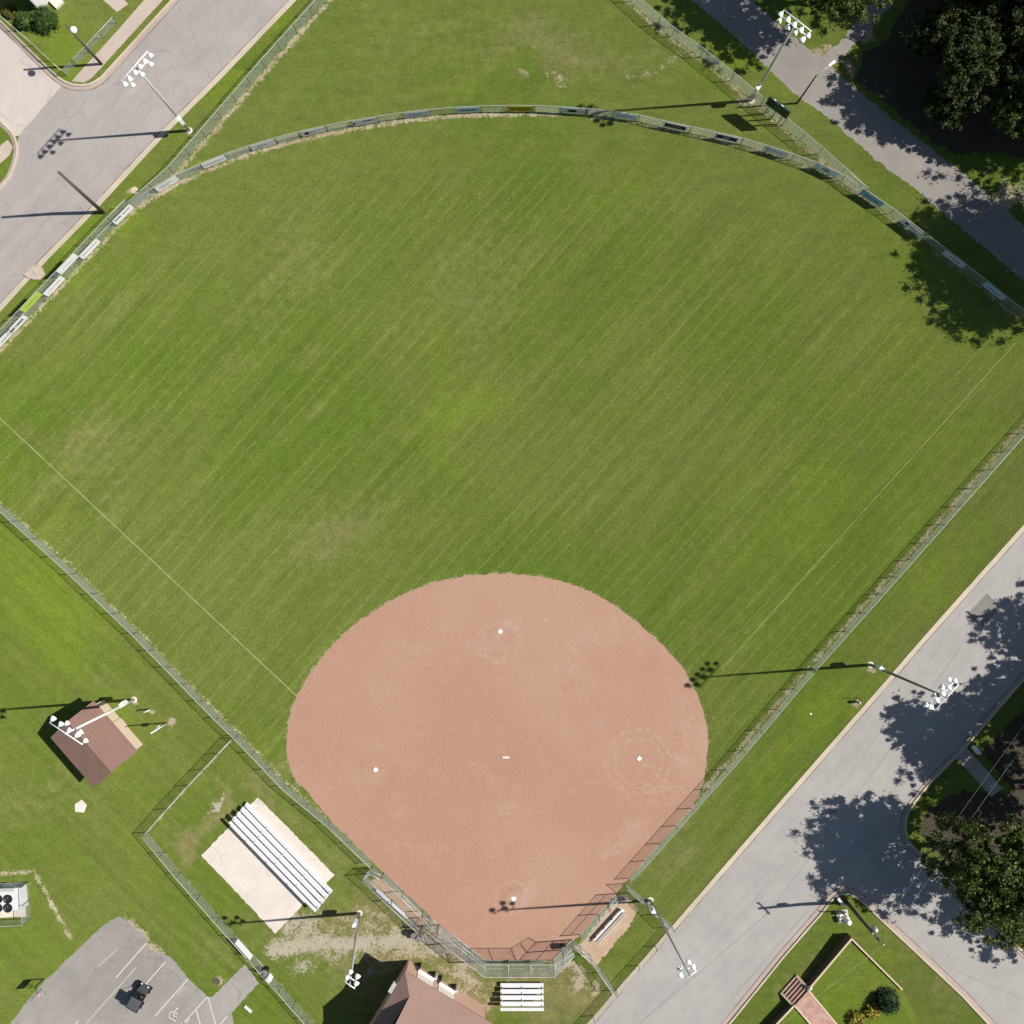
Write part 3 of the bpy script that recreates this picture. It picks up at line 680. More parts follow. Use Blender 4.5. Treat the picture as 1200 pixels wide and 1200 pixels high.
# ---- gates of the bleacher yard
def gate(a, b, h, label):
    A, Bq = G(*a), G(*b); root = thing('gate', A, label, 'gate')
    d = (Bq - A); L = d.length; rz = math.atan2(d.y, d.x)
    fr = [A + Vector((0, 0, .08)), A + Vector((0, 0, h)), Bq + Vector((0, 0, h)), Bq + Vector((0, 0, .08)), A + Vector((0, 0, .08))]
    m = MB()
    for p, q in zip(fr[:-1], fr[1:]): m.tube([p, q], .025, 6)
    m.build('gate_frame', M['rail'], root, True)
    me, w, hh = panel_mesh(L, h - .1)
    inst('mesh_panel', me, Matrix.Translation((A.x, A.y, .09)) @ Matrix.Rotation(rz, 4, 'Z') @ Matrix.Diagonal((L / w, 1, (h - .12) / hh, 1)), root)
    for p in (A, Bq): inst('gate_post', post_mesh(h + .15, .045), Matrix.Translation((p.x, p.y, 0)), root)
    return root
gate((295, 1116.5), (311, 1134.5), 1.55, 'single chain-link gate where the walkway from the parking lot meets the bleacher yard')

# ------------------------------------------------------------------ banners
BANNER_GROUP = 'advertising banners on the outfield fence'
def banner(c, line, z0, hgt, length, mat_c, label, marks=(), frame=None, inner=None):
    zc = z0 + hgt / 2; p = P(c[0], c[1], zc); best = None
    for a, b in zip(line[:-1], line[1:]):
        d = (b - a); L = d.length; t = max(0, min(1, (p - a).xy.dot(d.xy) / (L * L))); q = a.lerp(b, t); e = (p.xy - q.xy).length
        if best is None or e < best[0]: best = (e, q, d.normalized())
    _, q, d = best
    n = Vector((-d.y, d.x, 0)); n = n if n.dot(-q) > 0 else -n           # towards the field
    q = q + n * .05
    rz = math.atan2(-n.x, n.y) + math.pi                               # local -y faces the field
    root = thing('banner', Vector((q.x, q.y, z0)), label, 'banner', BANNER_GROUP, rz)
    def bx(name, x0, x1, y0, y1, za, zb, mat):
        m = MB(); m.box(((x0 + x1) / 2, (y0 + y1) / 2, (za + zb) / 2), (x1 - x0, abs(y1 - y0), zb - za))
        m.v = [tuple(root.matrix_basis @ Vector(v)) for v in m.v]; return m.build(name, mat, root)
    bx('banner_face', -length / 2, length / 2, -.012, .012, 0, hgt, colmat(mat_c))
    if inner: bx('print_field', -length * .42, length * .42, -.020, -.012, hgt * .17, hgt * .83, colmat(inner))
    for (u0, u1, v0, v1, c3) in marks:
        bx('print', (u0 - .5) * length, (u1 - .5) * length, -.026, -.020 if inner else -.012, v0 * hgt, v1 * hgt, colmat(c3))
    for sx in (-1, 1):
        for zz in (.06, hgt - .06): bx('tie', sx * (length / 2 - .05) - .02, sx * (length / 2 - .05) + .02, -.02, .05, zz - .02, zz + .02, M['black'])
CM = {}
def colmat(c):
    if c not in CM:
        k = N('vinyl_%d' % len(CM), .6, .3); col = k.gain(c, k.math('MULTIPLY_ADD', k.noise(k.obj(), 1.2, 4), .2, .9)); k.color(col)
        tr = k.n('ShaderNodeBsdfTranslucent'); k.link(col, tr.inputs[0]); mx = k.n('ShaderNodeMixShader'); mx.inputs[0].default_value = .38
        k.link(k.b.outputs[0], mx.inputs[1]); k.link(tr.outputs[0], mx.inputs[2]); k.link(mx.outputs[0], k.t.nodes['Material Output'].inputs[0]); CM[c] = k.m
    return CM[c]
W = (.93, .93, .92); WB = (.66, .71, .76); DK = (.045, .045, .06); BL = (.05, .10, .30); GY = (.30, .31, .33); RD = (.4, .05, .05)
def line_marks(rows, c, seed):
    r = random.Random(seed); out = []
    for v0, v1, u0, u1, n in rows:
        u = u0
        for i in range(n):
            w = (u1 - u0) / n * r.uniform(.45, .85); out.append((u, u + w, v0, v1, c)); u += (u1 - u0) / n
    return out
LM = line_marks
banner((3, 396), tall_pts, .15, 1.15, 2.4, W, 'plain white banner at the far road end of the tall fence', LM([(.4, .55, .2, .8, 5)], GY, 1))
banner((21, 382), tall_pts, .15, 1.15, 2.4, W, 'white banner with a row of dark letters, below and beyond the lime-green one', LM([(.38, .68, .12, .88, 8)], DK, 2))
banner((37.5, 355), tall_pts, 1.25, 1.15, 2.4, (.60, .74, .16), 'lime-green banner in the upper row of the tall fence', LM([(.4, .62, .15, .85, 8)], (.38, .52, .10), 3))
banner((64, 336), tall_pts, .15, 1.15, 2.4, W, 'white banner with faint pink print, lower row beside the lime-green one', LM([(.5, .62, .15, .85, 9)], (.62, .42, .48), 4))
banner((80, 310), tall_pts, 1.25, 1.15, 2.4, W, 'nearly blank white banner in the upper row of the tall fence', LM([(.45, .55, .2, .8, 8)], (.62, .62, .60), 5))
banner((106.5, 293), tall_pts, .15, 1.15, 2.4, W, 'white banner with thin purple lettering low on the tall fence', LM([(.52, .64, .1, .9, 10)], (.35, .25, .45), 6))
banner((145, 252), tall_pts, .15, 1.15, 2.4, W, 'white banner with bold navy lettering at the utility pole end of the tall fence', LM([(.55, .80, .08, .45, 4), (.55, .70, .5, .92, 5)], (.03, .04, .12), 7))
banner((196, 216), arc_pts, .2, 1.15, 2.4, W, 'white banner with thin grey print, first on the curved fence from the road corner', LM([(.6, .7, .15, .7, 7), (.35, .45, .2, .6, 5)], GY, 8))
banner((251, 190), arc_pts, .2, 1.15, 2.4, W, 'white banner with one long grey line of print on the curved fence', LM([(.45, .57, .08, .92, 12)], (.33, .34, .38), 9))
banner((308, 170), arc_pts, .2, 1.15, 2.4, (.74, .75, .76), 'pale grey-white banner with small scattered letters', LM([(.5, .66, .3, .75, 4), (.25, .36, .2, .5, 3)], GY, 10))
banner((367, 155), arc_pts, .2, 1.15, 2.4, (.74, .75, .75), 'off-white banner with a black blot emblem at its left end', [(.16, .32, .30, .75, (.03, .03, .03))] + LM([(.45, .62, .38, .62, 2)], (.4, .28, .28), 11))
banner((427, 142.5), arc_pts, .2, 1.15, 2.4, (.73, .74, .75), 'white banner with a long dark line of print near its top edge', [(.05, .12, .25, .7, DK)] + LM([(.66, .82, .45, .95, 5)], DK, 12))
banner((488, 133), arc_pts, .2, 1.15, 2.4, (.70, .71, .76), 'lilac-white banner with a grey line of print', LM([(.45, .66, .25, .8, 5)], (.35, .34, .48), 13))
banner((548, 127.5), arc_pts, .2, 1.15, 2.4, (.62, .72, .77), 'pale blue banner with a row of dark blue letters', LM([(.35, .68, .2, .85, 7)], (.10, .20, .32), 14))
banner((610, 126), arc_pts, .2, 1.15, 2.45, (.52, .47, .04), 'mustard-yellow banner with dark lettering', LM([(.35, .62, .15, .85, 7)], (.17, .15, .01), 15))
banner((671, 128), arc_pts, .2, 1.2, 2.45, (.66, .69, .72), 'white banner with a black oval emblem at its centre', [(.34, .62, .30, .72, (.02, .02, .02)), (.30, .66, .40, .62, (.02, .02, .02)), (.42, .5, .45, .58, (.4, .08, .06))])
banner((732, 133), arc_pts, .2, 1.2, 2.45, (.62, .71, .78), 'light blue-white banner crossed by the shadow of a floodlight', LM([(.4, .6, .2, .8, 5)], (.35, .42, .52), 17))
banner((792, 145), arc_pts, .2, 1.2, 2.45, W, 'white-framed black banner with a line of white print', LM([(.42, .55, .2, .8, 7)], (.6, .6, .6), 18), inner=(.015, .015, .018))
banner((852, 159.5), arc_pts, .2, 1.2, 2.45, W, 'white-framed royal blue banner with a pale emblem in its middle', [(.36, .62, .35, .66, (.35, .45, .62)), (.42, .56, .28, .72, (.5, .56, .66))], inner=(.012, .03, .14))
banner((909, 178), arc_pts, .2, 1.2, 2.45, (.68, .70, .74), 'grey-white banner with a small dark mark and a thin line of print, near the scoreboard', [(.12, .2, .55, .72, DK)] + LM([(.48, .58, .25, .8, 7)], (.42, .43, .52), 20))
banner((968, 200), arc_pts, .2, 1.2, 2.45, (.60, .70, .73), 'pale banner with bold dark green letters where the curved fence meets the straight one', LM([(.35, .75, .35, .66, 4)], (.02, .14, .12), 21))
banner((1025, 227), arc_pts, .2, 1.2, 2.45, (.30, .48, .56), 'teal-blue banner with dark lettering beside the path verge', LM([(.4, .62, .18, .85, 8)], (.08, .20, .27), 22))
banner((1071, 265), arc_pts, .2, 1.2, 2.45, (.70, .72, .74), 'white banner with a round navy emblem, last one in the sun before the tree shade', [(.14, .3, .4, .75, (.02, .03, .08))] + LM([(.42, .58, .36, .8, 4)], (.3, .32, .45), 23))
banner((1119, 302), arc_pts, .2, 1.2, 2.45, (.66, .72, .74), 'pale banner in the tree shade, first after the sunlit ones', LM([(.4, .6, .3, .8, 4)], (.3, .4, .5), 24))
banner((1166, 340), arc_pts, .2, 1.2, 2.45, (.55, .70, .80), 'sky-blue banner deep in the tree shade', LM([(.4, .6, .2, .8, 6)], (.15, .3, .45), 25))
# banner on the bleacher-yard fence
blf2_pts = [G(*p) for p in resample(BLF2, 30)]
banner((285.5, 1113), blf2_pts, .3, 1.05, 2.2, W, 'plain white banner on the bleacher-yard fence beside the parking-lot gate')

# ------------------------------------------------------------------ backstop and dugouts
def backstop():
    base = [(514.5, 1083), (542, 1104), (569, 1125), (596, 1125), (621, 1125), (648, 1125), (659, 1113), (670, 1101)]
    front = [(520, 1066), (545, 1088), (569.5, 1107.5), (596, 1107.5), (621, 1107.5), (648.5, 1107.5), (659, 1101), (669, 1095)]
    h, h2 = 3.55, 4.15
    pts = [G(*p) for p in base]; fr = [G(*p, h2) for p in front]
    root = thing('backstop', pts[3], 'tall galvanised chain-link backstop with an overhanging hood behind home plate', 'backstop')
    for p in pts: inst('post', post_mesh(h, .05), Matrix.Translation((p.x, p.y, 0)), root)
    for lv in (.08, h * .5, h): MB().tube([Vector((p.x, p.y, lv)) for p in pts], .03, 6).build('rail', M['rail'], root, True)
    MB().tube(fr, .03, 6).build('hood_rail', M['rail'], root, True)
    for p, q in zip(pts, fr): MB().tube([Vector((p.x, p.y, h)), q], .028, 6).build('hood_arm', M['rail'], root, True)
    for i in range(len(pts) - 1):
        a, b = pts[i], pts[i + 1]; L = (b - a).length; rz = math.atan2((b - a).y, (b - a).x)
        me, w, hh = panel_mesh(L, h - .1)
        inst('mesh_panel', me, Matrix.Translation((a.x, a.y, .06)) @ Matrix.Rotation(rz, 4, 'Z') @ Matrix.Diagonal((L / w, 1, (h - .1) / hh, 1)), root)
        # hood netting spans the sloped quadrilateral
        c, d = fr[i], fr[i + 1]; ux = (Vector((b.x, b.y, h)) - Vector((a.x, a.y, h))); uz = ((c - Vector((a.x, a.y, h))) + (d - Vector((b.x, b.y, h)))) / 2
        me, w, hh = panel_mesh(ux.length, uz.length); un = ux.cross(uz).normalized()
        ex, ey, ez = ux / w, un, uz / hh
        inst('hood_panel', me, Matrix(((ex.x, ey.x, ez.x, a.x), (ex.y, ey.y, ez.y, a.y), (ex.z, ey.z, ez.z, h), (0, 0, 0, 1))), root)
backstop()
def bench(a, b, h, label, legs=3, w=.28, second=None):
    A, Bq = G(*a), G(*b); d = Bq - A; L = d.length; rz = math.atan2(d.y, d.x); mid = (A + Bq) / 2
    root = thing('bench', mid, label, 'bench', None, rz); T = root.matrix_basis
    def bx(name, c, s, mat):
        m = MB(); m.box(c, s); m.v = [tuple(T @ Vector(v)) for v in m.v]; m.build(name, M[mat], root)
    bx('seat', (0, 0, h), (L, w, .05), 'alu')
    if second: bx('back_plank', (0, second, h + .32), (L, .05, .22), 'alu')
    for i in range(legs):
        x = (i / (legs - 1) - .5) * (L - .5)
        bx('leg', (x, 0, h / 2 - .02), (.06, w * .8, h - .03), 'galv')
bench((442, 1041), (478, 1073), .45, 'long silver bench inside the fenced third-base dugout', 4, .3)
bench((697, 1100), (730, 1064), .45, 'long silver bench standing on the open soil floor of the first-base dugout', 4, .32, -.32)
def dugout(name_label, runs, h):
    root = thing('dugout', G(*runs[0][0]), name_label, 'dugout')
    for r in runs: fence_run(root, [G(*p) for p in r], h, mid=True, post_r=.04)
    return root
dugout('chain-link dugout cage on the third-base side with front and back netting', [[(428, 1024), (460, 1054), (494, 1086)], [(428, 1024), (437, 1016), (449, 1022)], [(450, 1022), (473, 1044), (496, 1067)], [(496, 1067), (504, 1074), (494, 1086)]], 2.0)
dugout('chain-link dugout cage on the first-base side, open to the grassy bank', [[(680, 1095), (701, 1071), (722, 1047)], [(722, 1047), (737, 1046)], [(670, 1101), (680, 1108), (691, 1118)]], 2.0)
gate((503, 1074), (514, 1084), 2.0, 'chain-link gate between the third-base dugout and the backstop')

# ------------------------------------------------------------------ bleachers
def bleacher(f0, f1, r0, r1, rows, label, zf=.4, zr=1.25, sw=.26):
    """front seat ends f0,f1 and rear seat ends r0,r1 on the plan at their heights"""
    A0, A1 = P(*f0, zf), P(*f1, zf); B0, B1 = P(*r0, zr), P(*r1, zr)
    root = thing('bleacher', (A0 + B1) / 2 * 1 - Vector((0, 0, (A0 + B1).z / 2)), label, 'bleacher', 'bleachers')
    ux = (A1 - A0); ux.z = 0; L = ux.length; ux.normalize(); back = Vector((-ux.y, ux.x, 0))
    if back.dot(B0 - A0) < 0: back = -back
    def plank(name, p, w, th, mat):
        b = [p - back * w / 2, p + ux * L - back * w / 2, p + ux * L + back * w / 2, p + back * w / 2]
        MB().hexa([x - Vector((0, 0, th)) for x in b], b).build(name, M[mat], root)
    for i in range(rows):
        t = i / (rows - 1); p = A0.lerp(B0, t); p.z = zf + (zr - zf) * t
        plank('seat', p, sw, .05, 'alu')
        if i: plank('foot_plank', p - back * .27 - Vector((0, 0, .24)), .15, .045, 'alu')
    for j in range(5 if L > 6 else 3):
        s = j / ((5 if L > 6 else 3) - 1) * (L - .3) + .15
        m = MB(); f = A0 + ux * s; r = B0 + ux * s
        m.tube([Vector((f.x, f.y, zf - .07)), Vector((r.x, r.y, zr - .07))], .035, 6)
        m.tube([Vector((f.x, f.y, .04)), Vector((r.x, r.y, .04))], .035, 6)
        for i in range(rows):
            q = f.lerp(r, i / (rows - 1)); m.tube([Vector((q.x, q.y, 0)), Vector((q.x, q.y, zf + (zr - zf) * i / (rows - 1) - .05))], .025, 6)
        m.build('frame', M['galv'], root, True)
bleacher((288.5, 941), (389, 1045), (269, 963), (370, 1066), 5, 'long five-row aluminium bleacher on a cream concrete pad', sw=.27)
bleacher((586.5, 1154), (637, 1154), (586.5, 1183), (637, 1183), 5, 'short five-row aluminium bleacher on the grass behind the backstop', sw=.30)

# ------------------------------------------------------------------ floodlight masts
LAMP = MB().lathe([(.06, -.10), (.15, -.04), (.24, .10), (.29, .26), (.30, .34), (.27, .34)], 10).mesh('lamp', M['white'], True)
LENS = MB().lathe([(.27, .30), (.01, .31)], 10).mesh('lens', M['glassdark'], True)
def mast(base, h, bar_dir, bar_len, rows, label, arms=None, box_z=3.0, mat='galv', aim=None, box_side=1, lean=(0, 0)):
    B0 = G(*base); root = thing('floodlight_mast', B0, label, 'floodlight mast', 'floodlight masts around the field')
    TP = Vector((lean[0], lean[1], 0))
    MB().tube([B0, B0 + TP * .5 + Vector((0, 0, h * .5)), B0 + TP + Vector((0, 0, h))], [.16, .12, .07], 10).build('pole', M[mat], root, True)
    MB().lathe([(.32, 0), (.32, .05), (.24, .07)], 10, B0).build('base_plate', M['slab'], root)
    d = Vector((bar_dir[0], -bar_dir[1], 0)).normalized()
    aim = (-Vector((B0.x, B0.y, 0)) + Vector((0, -6, 0)) if aim is None else Vector(aim)); aim.z = 0; aim.normalize()
    m = MB().box(tuple(B0 + aim * .25 * box_side + Vector((0, 0, box_z))), (.5, .32, 1.1), math.atan2(aim.y, aim.x)); m.build('ballast_box', M['white'], root)
    for zz, L, n in rows:
        c = B0 + TP + Vector((0, 0, h + zz))
        MB().tube([c - d * L / 2, c + d * L / 2], .05, 6).build('crossarm', M['white'], root, True)
        for i in range(n):
            t = (i / (n - 1) - .5) * (L - .1) if n > 1 else 0
            q = c + d * t + aim * .28 + Vector((0, 0, .02))
            dirv = (aim * 1.0 + Vector((0, 0, -.75)) + d * random.uniform(-.35, .35)).normalized()
            rot = dirv.to_track_quat('Z', 'Y').to_matrix().to_4x4()
            lo = inst('lamp', LAMP, Matrix.Translation(q) @ rot @ Matrix.Scale(random.uniform(.74, .92), 4), root)
            le = bpy.data.objects.new('lens', LENS); COL.objects.link(le); le.parent = lo
            MB().tube([c + d * t, q], .03, 5).build('bracket', M['white'], root)
mast((222, 153), 13.9, (30, -34), 3.3, [(-.1, 3.3, 6), (-1.0, 2.4, 3)], 'white floodlight mast on the bright verge beside the cracked road')
mast((880, 118), 15.6, (32, 25), 2.9, [(-.1, 2.9, 5), (-1.0, 2.6, 4)], 'grey floodlight mast behind the outfield, next to the green scoreboard', aim=(-.6, -.8, 0))
mast((1020, 779), 16.8, (28, -31), 2.9, [(-.1, 2.9, 5), (-1.0, 2.9, 4)], 'dark floodlight mast standing in a soil ring on the smooth-road verge', mat='darksteel', aim=(-.75, .65, 0))
mast((157, 820), 14.6, (39, 26), 3.3, [(-.1, 3.3, 5), (-.9, 1.4, 2)], 'white floodlight mast beside the brown-roofed hut', aim=(.62, .78, 0), mat='white')
mast((421, 1070), 14.6, (6, 4), 1.0, [(-.1, 1.0, 2), (-1.2, .8, 2)], 'silver floodlight mast between the long bleacher and the pink-walled building', aim=(.3, .95, 0), lean=(1.5, 0))
mast((762, 1055), 15.9, (-12, 8), 1.3, [(-.1, 1.3, 2), (-1.2, 1.0, 2)], 'grey floodlight mast leaning over the smooth road from the first-base corner', aim=(-.6, .8, 0), lean=(1.0, .2))

# ------------------------------------------------------------------ scoreboard
def scoreboard():
    c = G(902, 141); u = Vector((.80, -.60, 0)).normalized(); n = Vector((-.60, -.80, 0))
    root = thing('scoreboard', c, 'dark green scoreboard on steel posts behind the outfield fence', 'scoreboard')
    rz = math.atan2(u.y, u.x)
    for s in (-.8, 0, .8): MB().tube([c + u * s - n * .12, c + u * s - n * .12 + Vector((0, 0, 3.5))], .06, 8).build('post', M['darksteel'], root, True)
    MB().box(tuple(c + Vector((0, 0, 3.0))), (2.5, .16, 1.5), rz).build('board', M['board_green'], root)
    for s in (-.7, .7):
        for zz in (2.72, 3.3): MB().box(tuple(c + u * s + n * .09 + Vector((0, 0, zz))), (.7, .03, .38), rz).build('digit_panel', M['panel_green'], root)
    for s in (-.62, .25): MB().box(tuple(c + u * s + Vector((0, 0, 3.78))), (.25, .12, .06), rz).build('top_cap', M['rail'], root)
scoreboard()

# ------------------------------------------------------------------ lamps and utility poles
def street_lamp(base, h, arm, armlen, label, mat='wood', r=(.15, .09), head='cobra'):
    B0 = G(*base); root = thing('street_lamp', B0, label, 'street lamp')
    MB().tube([B0, B0 + Vector((0, 0, h))], r, 8).build('pole', M[mat], root, True)
    d = Vector((arm[0], -arm[1], 0)).normalized(); t = B0 + Vector((0, 0, h - .35))
    e = t + d * armlen + Vector((0, 0, .25))
    if armlen > .1: MB().tube([t, t + d * armlen * .6 + Vector((0, 0, .22)), e], .035, 6).build('arm', M['galv'], root, True)
    m = MB()
    if head == 'cobra': m.hexa([e + d * x + Vector((-d.y, d.x, 0)) * y + Vector((0, 0, -.07)) for x, y in ((-.1, -.10), (.7, -.16), (.7, .16), (-.1, .10))],
                               [e + d * x + Vector((-d.y, d.x, 0)) * y + Vector((0, 0, .07)) for x, y in ((-.1, -.07), (.62, -.12), (.62, .12), (-.1, .07))])
    else: m.lathe([(.12, -.12), (.29, -.1), (.32, .02), (.24, .16), (.08, .22)], 12, tuple(e))
    m.build('lamp_head', M['white'], root)
    return root
street_lamp((119, 75), 7.6, (14, 8), .75, 'brown wooden street-lamp pole with a round white head on the sidewalk', 'wood', (.14, .09), 'dome')
street_lamp((934, 121), 6.0, (20, -16), 1.6, 'black street lamp with a thin arm over the tan path', 'black', (.10, .06))
street_lamp((1243, 791), 8.8, (-10, 2), 1.2, 'street lamp on the tree-shaded side of the smooth road', 'wood', (.15, .1))
def utility_pole(base, h, label, arms=True, lean=(0, 0)):
    B0 = G(*base); root = thing('utility_pole', B0, label, 'utility pole', 'utility poles')
    top = B0 + Vector((lean[0], lean[1], h))
    MB().tube([B0, B0.lerp(top, .5) + Vector((-.12, .1, 0)), top], [.19, .16, .11], 9).build('pole', M['wood'], root, True)
    if arms:
        MB().box(tuple(top + Vector((0, 0, -.5))), (1.6, .10, .12), R(-45)).build('crossarm', M['wood'], root)
        for s in (-.7, 0, .7):
            q = top + Vector((math.cos(R(-45)) * s, math.sin(R(-45)) * s, -.44)); MB().lathe([(.04, 0), (.07, .06), (.05, .16)], 8, tuple(q)).build('insulator', M['white'], root)
        MB().lathe([(.2, 0), (.22, .05), (.22, .75), (.12, .85)], 10, tuple(top + Vector((.28, .2, -2.4)))).build('transformer', M['galv'], root, True)
    return root, top
utility_pole((121, 249), 10.4, 'bent brown wooden utility pole without crossarm next to the tall fence', False, (.5, .3))
_, UT = utility_pole((992, 1057), 8.6, 'wooden utility pole with crossarm on the grass corner by the monument')
_, U2 = utility_pole((1237, 716), 8.6, 'wooden utility pole among the shade trees across the smooth road')
_, U3 = utility_pole((660, 1330), 8.6, 'wooden utility pole further down the smooth road')
def wire(a, b, sag, label, r=.012):
    pts = [a.lerp(b, t) - Vector((0, 0, sag * 4 * t * (1 - t))) for t in np.linspace(0, 1, 17)]
    MB().tube(pts, r, 4).build('overhead_wire', M['rail'], None, label=label, category='wire', group='overhead wires')
off = Vector((.5, -.5, -.3))
wire(UT + off, U2 + off, .5, 'overhead wire on the outer end of the crossarm towards the shade trees', .010); wire(UT - off * .9, U2 - off * .9, .55, 'overhead wire on the road end of the crossarm towards the shade trees', .007)
wire(UT + off, U3 + off, .6, 'pale overhead wire crossing the terraced garden beside the brick steps', .013)

# ------------------------------------------------------------------ hut beside the floodlight
def hut():
    zE, zR = 2.4, 3.35; e = [P(110, 821, zE), P(161.3, 880, zE), P(110.5, 923, zE), P(59.6, 864, zE)]
    root = thing('hut', (e[0] + e[2]) / 2 - Vector((0, 0, zE)), 'small hut with a brown gabled roof and cream walls on the lawn', 'hut')
    u = (e[1] - e[0]).normalized(); v = (e[3] - e[0]).normalized(); o = .28
    w = [e[0] + u * o + v * o, e[1] - u * o + v * o, e[2] - u * o - v * o, e[3] + u * o - v * o]
    zW = zE + .12
    lo = [Vector((p.x, p.y, 0)) for p in w]; hi = [Vector((p.x, p.y, zW)) for p in w]
    for i in range(4):
        j = (i + 1) % 4; m = MB(); n = (lo[j] - lo[i]).normalized(); nn = Vector((n.y, -n.x, 0)) * .08
        m.hexa([lo[i], lo[j], lo[j] + nn, lo[i] + nn], [hi[i], hi[j], hi[j] + nn, hi[i] + nn]); m.build('wall', M['cream'], root)
    rA = (e[0] + e[3]) / 2; rB = (e[1] + e[2]) / 2; rA.z = rB.z = zR
    dz = Vector((0, 0, .1))
    for a, b in ((e[0], e[1]), (e[3], e[2])):
        MB().hexa([a, b, rB, rA], [a + dz, b + dz, rB + dz, rA + dz]).build('roof_slope', M['roof_brown'], root)
    for a, b, r in ((w[0], w[3], rA + u * o), (w[1], w[2], rB - u * o)):
        m = MB(); A = Vector((a.x, a.y, zW)); B2 = Vector((b.x, b.y, zW)); C = Vector((r.x, r.y, zR - .15)); t = u * .06
        i = len(m.v); m.v += [tuple(x) for x in (A, B2, C, A + t, B2 + t, C + t)]; m.f += [(0, 1, 2), (5, 4, 3), (0, 3, 4, 1), (1, 4, 5, 2), (2, 5, 3, 0)]
        m.build('gable', M['cream'], root)
    # door on the field side, ridge cap
    md = (lo[0] + lo[1]) / 2; MB().box(tuple(md - v * .03 + Vector((0, 0, 1.0)) - v * .03), (1.0, .05, 2.0), math.atan2(u.y, u.x)).build('door', M['cream'], root)
    MB().tube([rA + dz, rB + dz], .06, 6).build('ridge_cap', M['roof_brown'], root)
hut()
# ------------------------------------------------------------------ pink-walled building with a Dutch-gable roof
def clubhouse():
    zE = 4.3; A = P(475, 1137, zE)
    u = Vector((.855, -.52, 0)).normalized(); v = Vector((-u.y, u.x, 0)); v = -v if v.y > 0 else v
    Lu, Wv = 17.0, 10.0; ov = .95
    root = thing('clubhouse', Vector((A.x, A.y, 0)), 'pink-walled building with a brown roof and two white counters behind the backstop', 'building')
    e = [A, A + u * Lu, A + u * Lu + v * Wv, A + v * Wv]; dz = Vector((0, 0, .14))
    # eave outline: the side facing the field is set back after nine metres
    back = 1.45; zG = zE + .8
    sl = (zG - zE) / back
    g0 = A + u * back + v * back + Vector((0, 0, zG - zE)); g1 = A + u * back + v * (Wv - back) + Vector((0, 0, zG - zE))
    rp = A + u * back + v * (Wv / 2) + Vector((0, 0, sl * Wv / 2)); rq = rp + u * (Lu - 2 * back)
    zr = Vector((0, 0, .0))
    def slab(pts, name, mat):
        m = MB(); n = len(pts); m.v = [tuple(p) for p in pts] + [tuple(p + dz) for p in pts]
        m.f = [tuple(reversed(range(n))), tuple(range(n, 2 * n))] + [(i, (i + 1) % n, n + (i + 1) % n, n + i) for i in range(n)]
        return m.build(name, M[mat], root)
    h1 = A + u * (Lu - back) + v * back + Vector((0, 0, zG - zE)); h2 = A + u * (Lu - back) + v * (Wv - back) + Vector((0, 0, zG - zE))
    slab([e[0], e[1], h1, rq, rp, g0], 'roof_slope', 'roof_pink'); slab([e[3], g1, rp, rq, h2, e[2]], 'roof_slope', 'roof_pink')
    slab([e[0], g0, g1, e[3]], 'roof_hip', 'roof_pink'); slab([e[1], e[2], h2, h1], 'roof_hip', 'roof_pink')
    m = MB(); q = [g0 + u * .25 + v * .2, g1 + u * .25 - v * .2, rp + u * .25 - Vector((0, 0, .15))]; m.poly(q); m.build('gablet', M['wallbrick'], root)
    MB().tube([rp + dz, rq + dz], .07, 6).build('ridge_cap', M['roof_pink'], root)
    w = [A + u * .35 + v * ov, A + u * 9.3 + v * ov, A + u * 9.3 + v * (ov + 2.0), A + u * (Lu - ov) + v * (ov + 2.0), A + u * (Lu - ov) + v * (Wv - ov), A + u * .35 + v * (Wv - ov)]
    for i in range(len(w)):
        a = Vector((w[i].x, w[i].y, 0)); b = Vector((w[(i + 1) % len(w)].x, w[(i + 1) % len(w)].y, 0)); n = (b - a).normalized(); nn = Vector((-n.y, n.x, 0)) * -.12
        if i in (2,): nn = -nn
        up = Vector((0, 0, zE - .02)); MB().hexa([a, b, b + nn, a + nn], [a + up, b + up, b + up + nn, a + nn + up]).build('wall', M['pinkwall'], root)
    # serving counters and hatches on the field wall
    for s in (2.1, 4.45):
        c = w[0] + u * s; c.z = 0
        MB().box(tuple(c - v * .16 + Vector((0, 0, 1.2))), (1.75, .30, .06), math.atan2(u.y, u.x)).build('counter', M['white'], root)
        MB().box(tuple(c - v * .03 + Vector((0, 0, 1.75))), (1.7, .05, 1.1), math.atan2(u.y, u.x)).build('hatch', M['offwhite'], root)
        for t in (-.8, .8): MB().box(tuple(c + u * t - v * .25 + Vector((0, 0, .54))), (.06, .45, 1.08), math.atan2(u.y, u.x)).build('bracket', M['darksteel'], root)
        MB().box(tuple(c + u * .98 - v * .3 + Vector((0, 0, .75))), (.22, .3, .7), math.atan2(u.y, u.x)).build('meter_box', M['galv'], root)
    m = MB(); m.box(tuple(e[0] + v * 2.0 - u * .12 + Vector((0, 0, -.05))), (.5, 1.0, .35), math.atan2(u.y, u.x)); m.build('vent_box', M['galv'], root)
clubhouse()
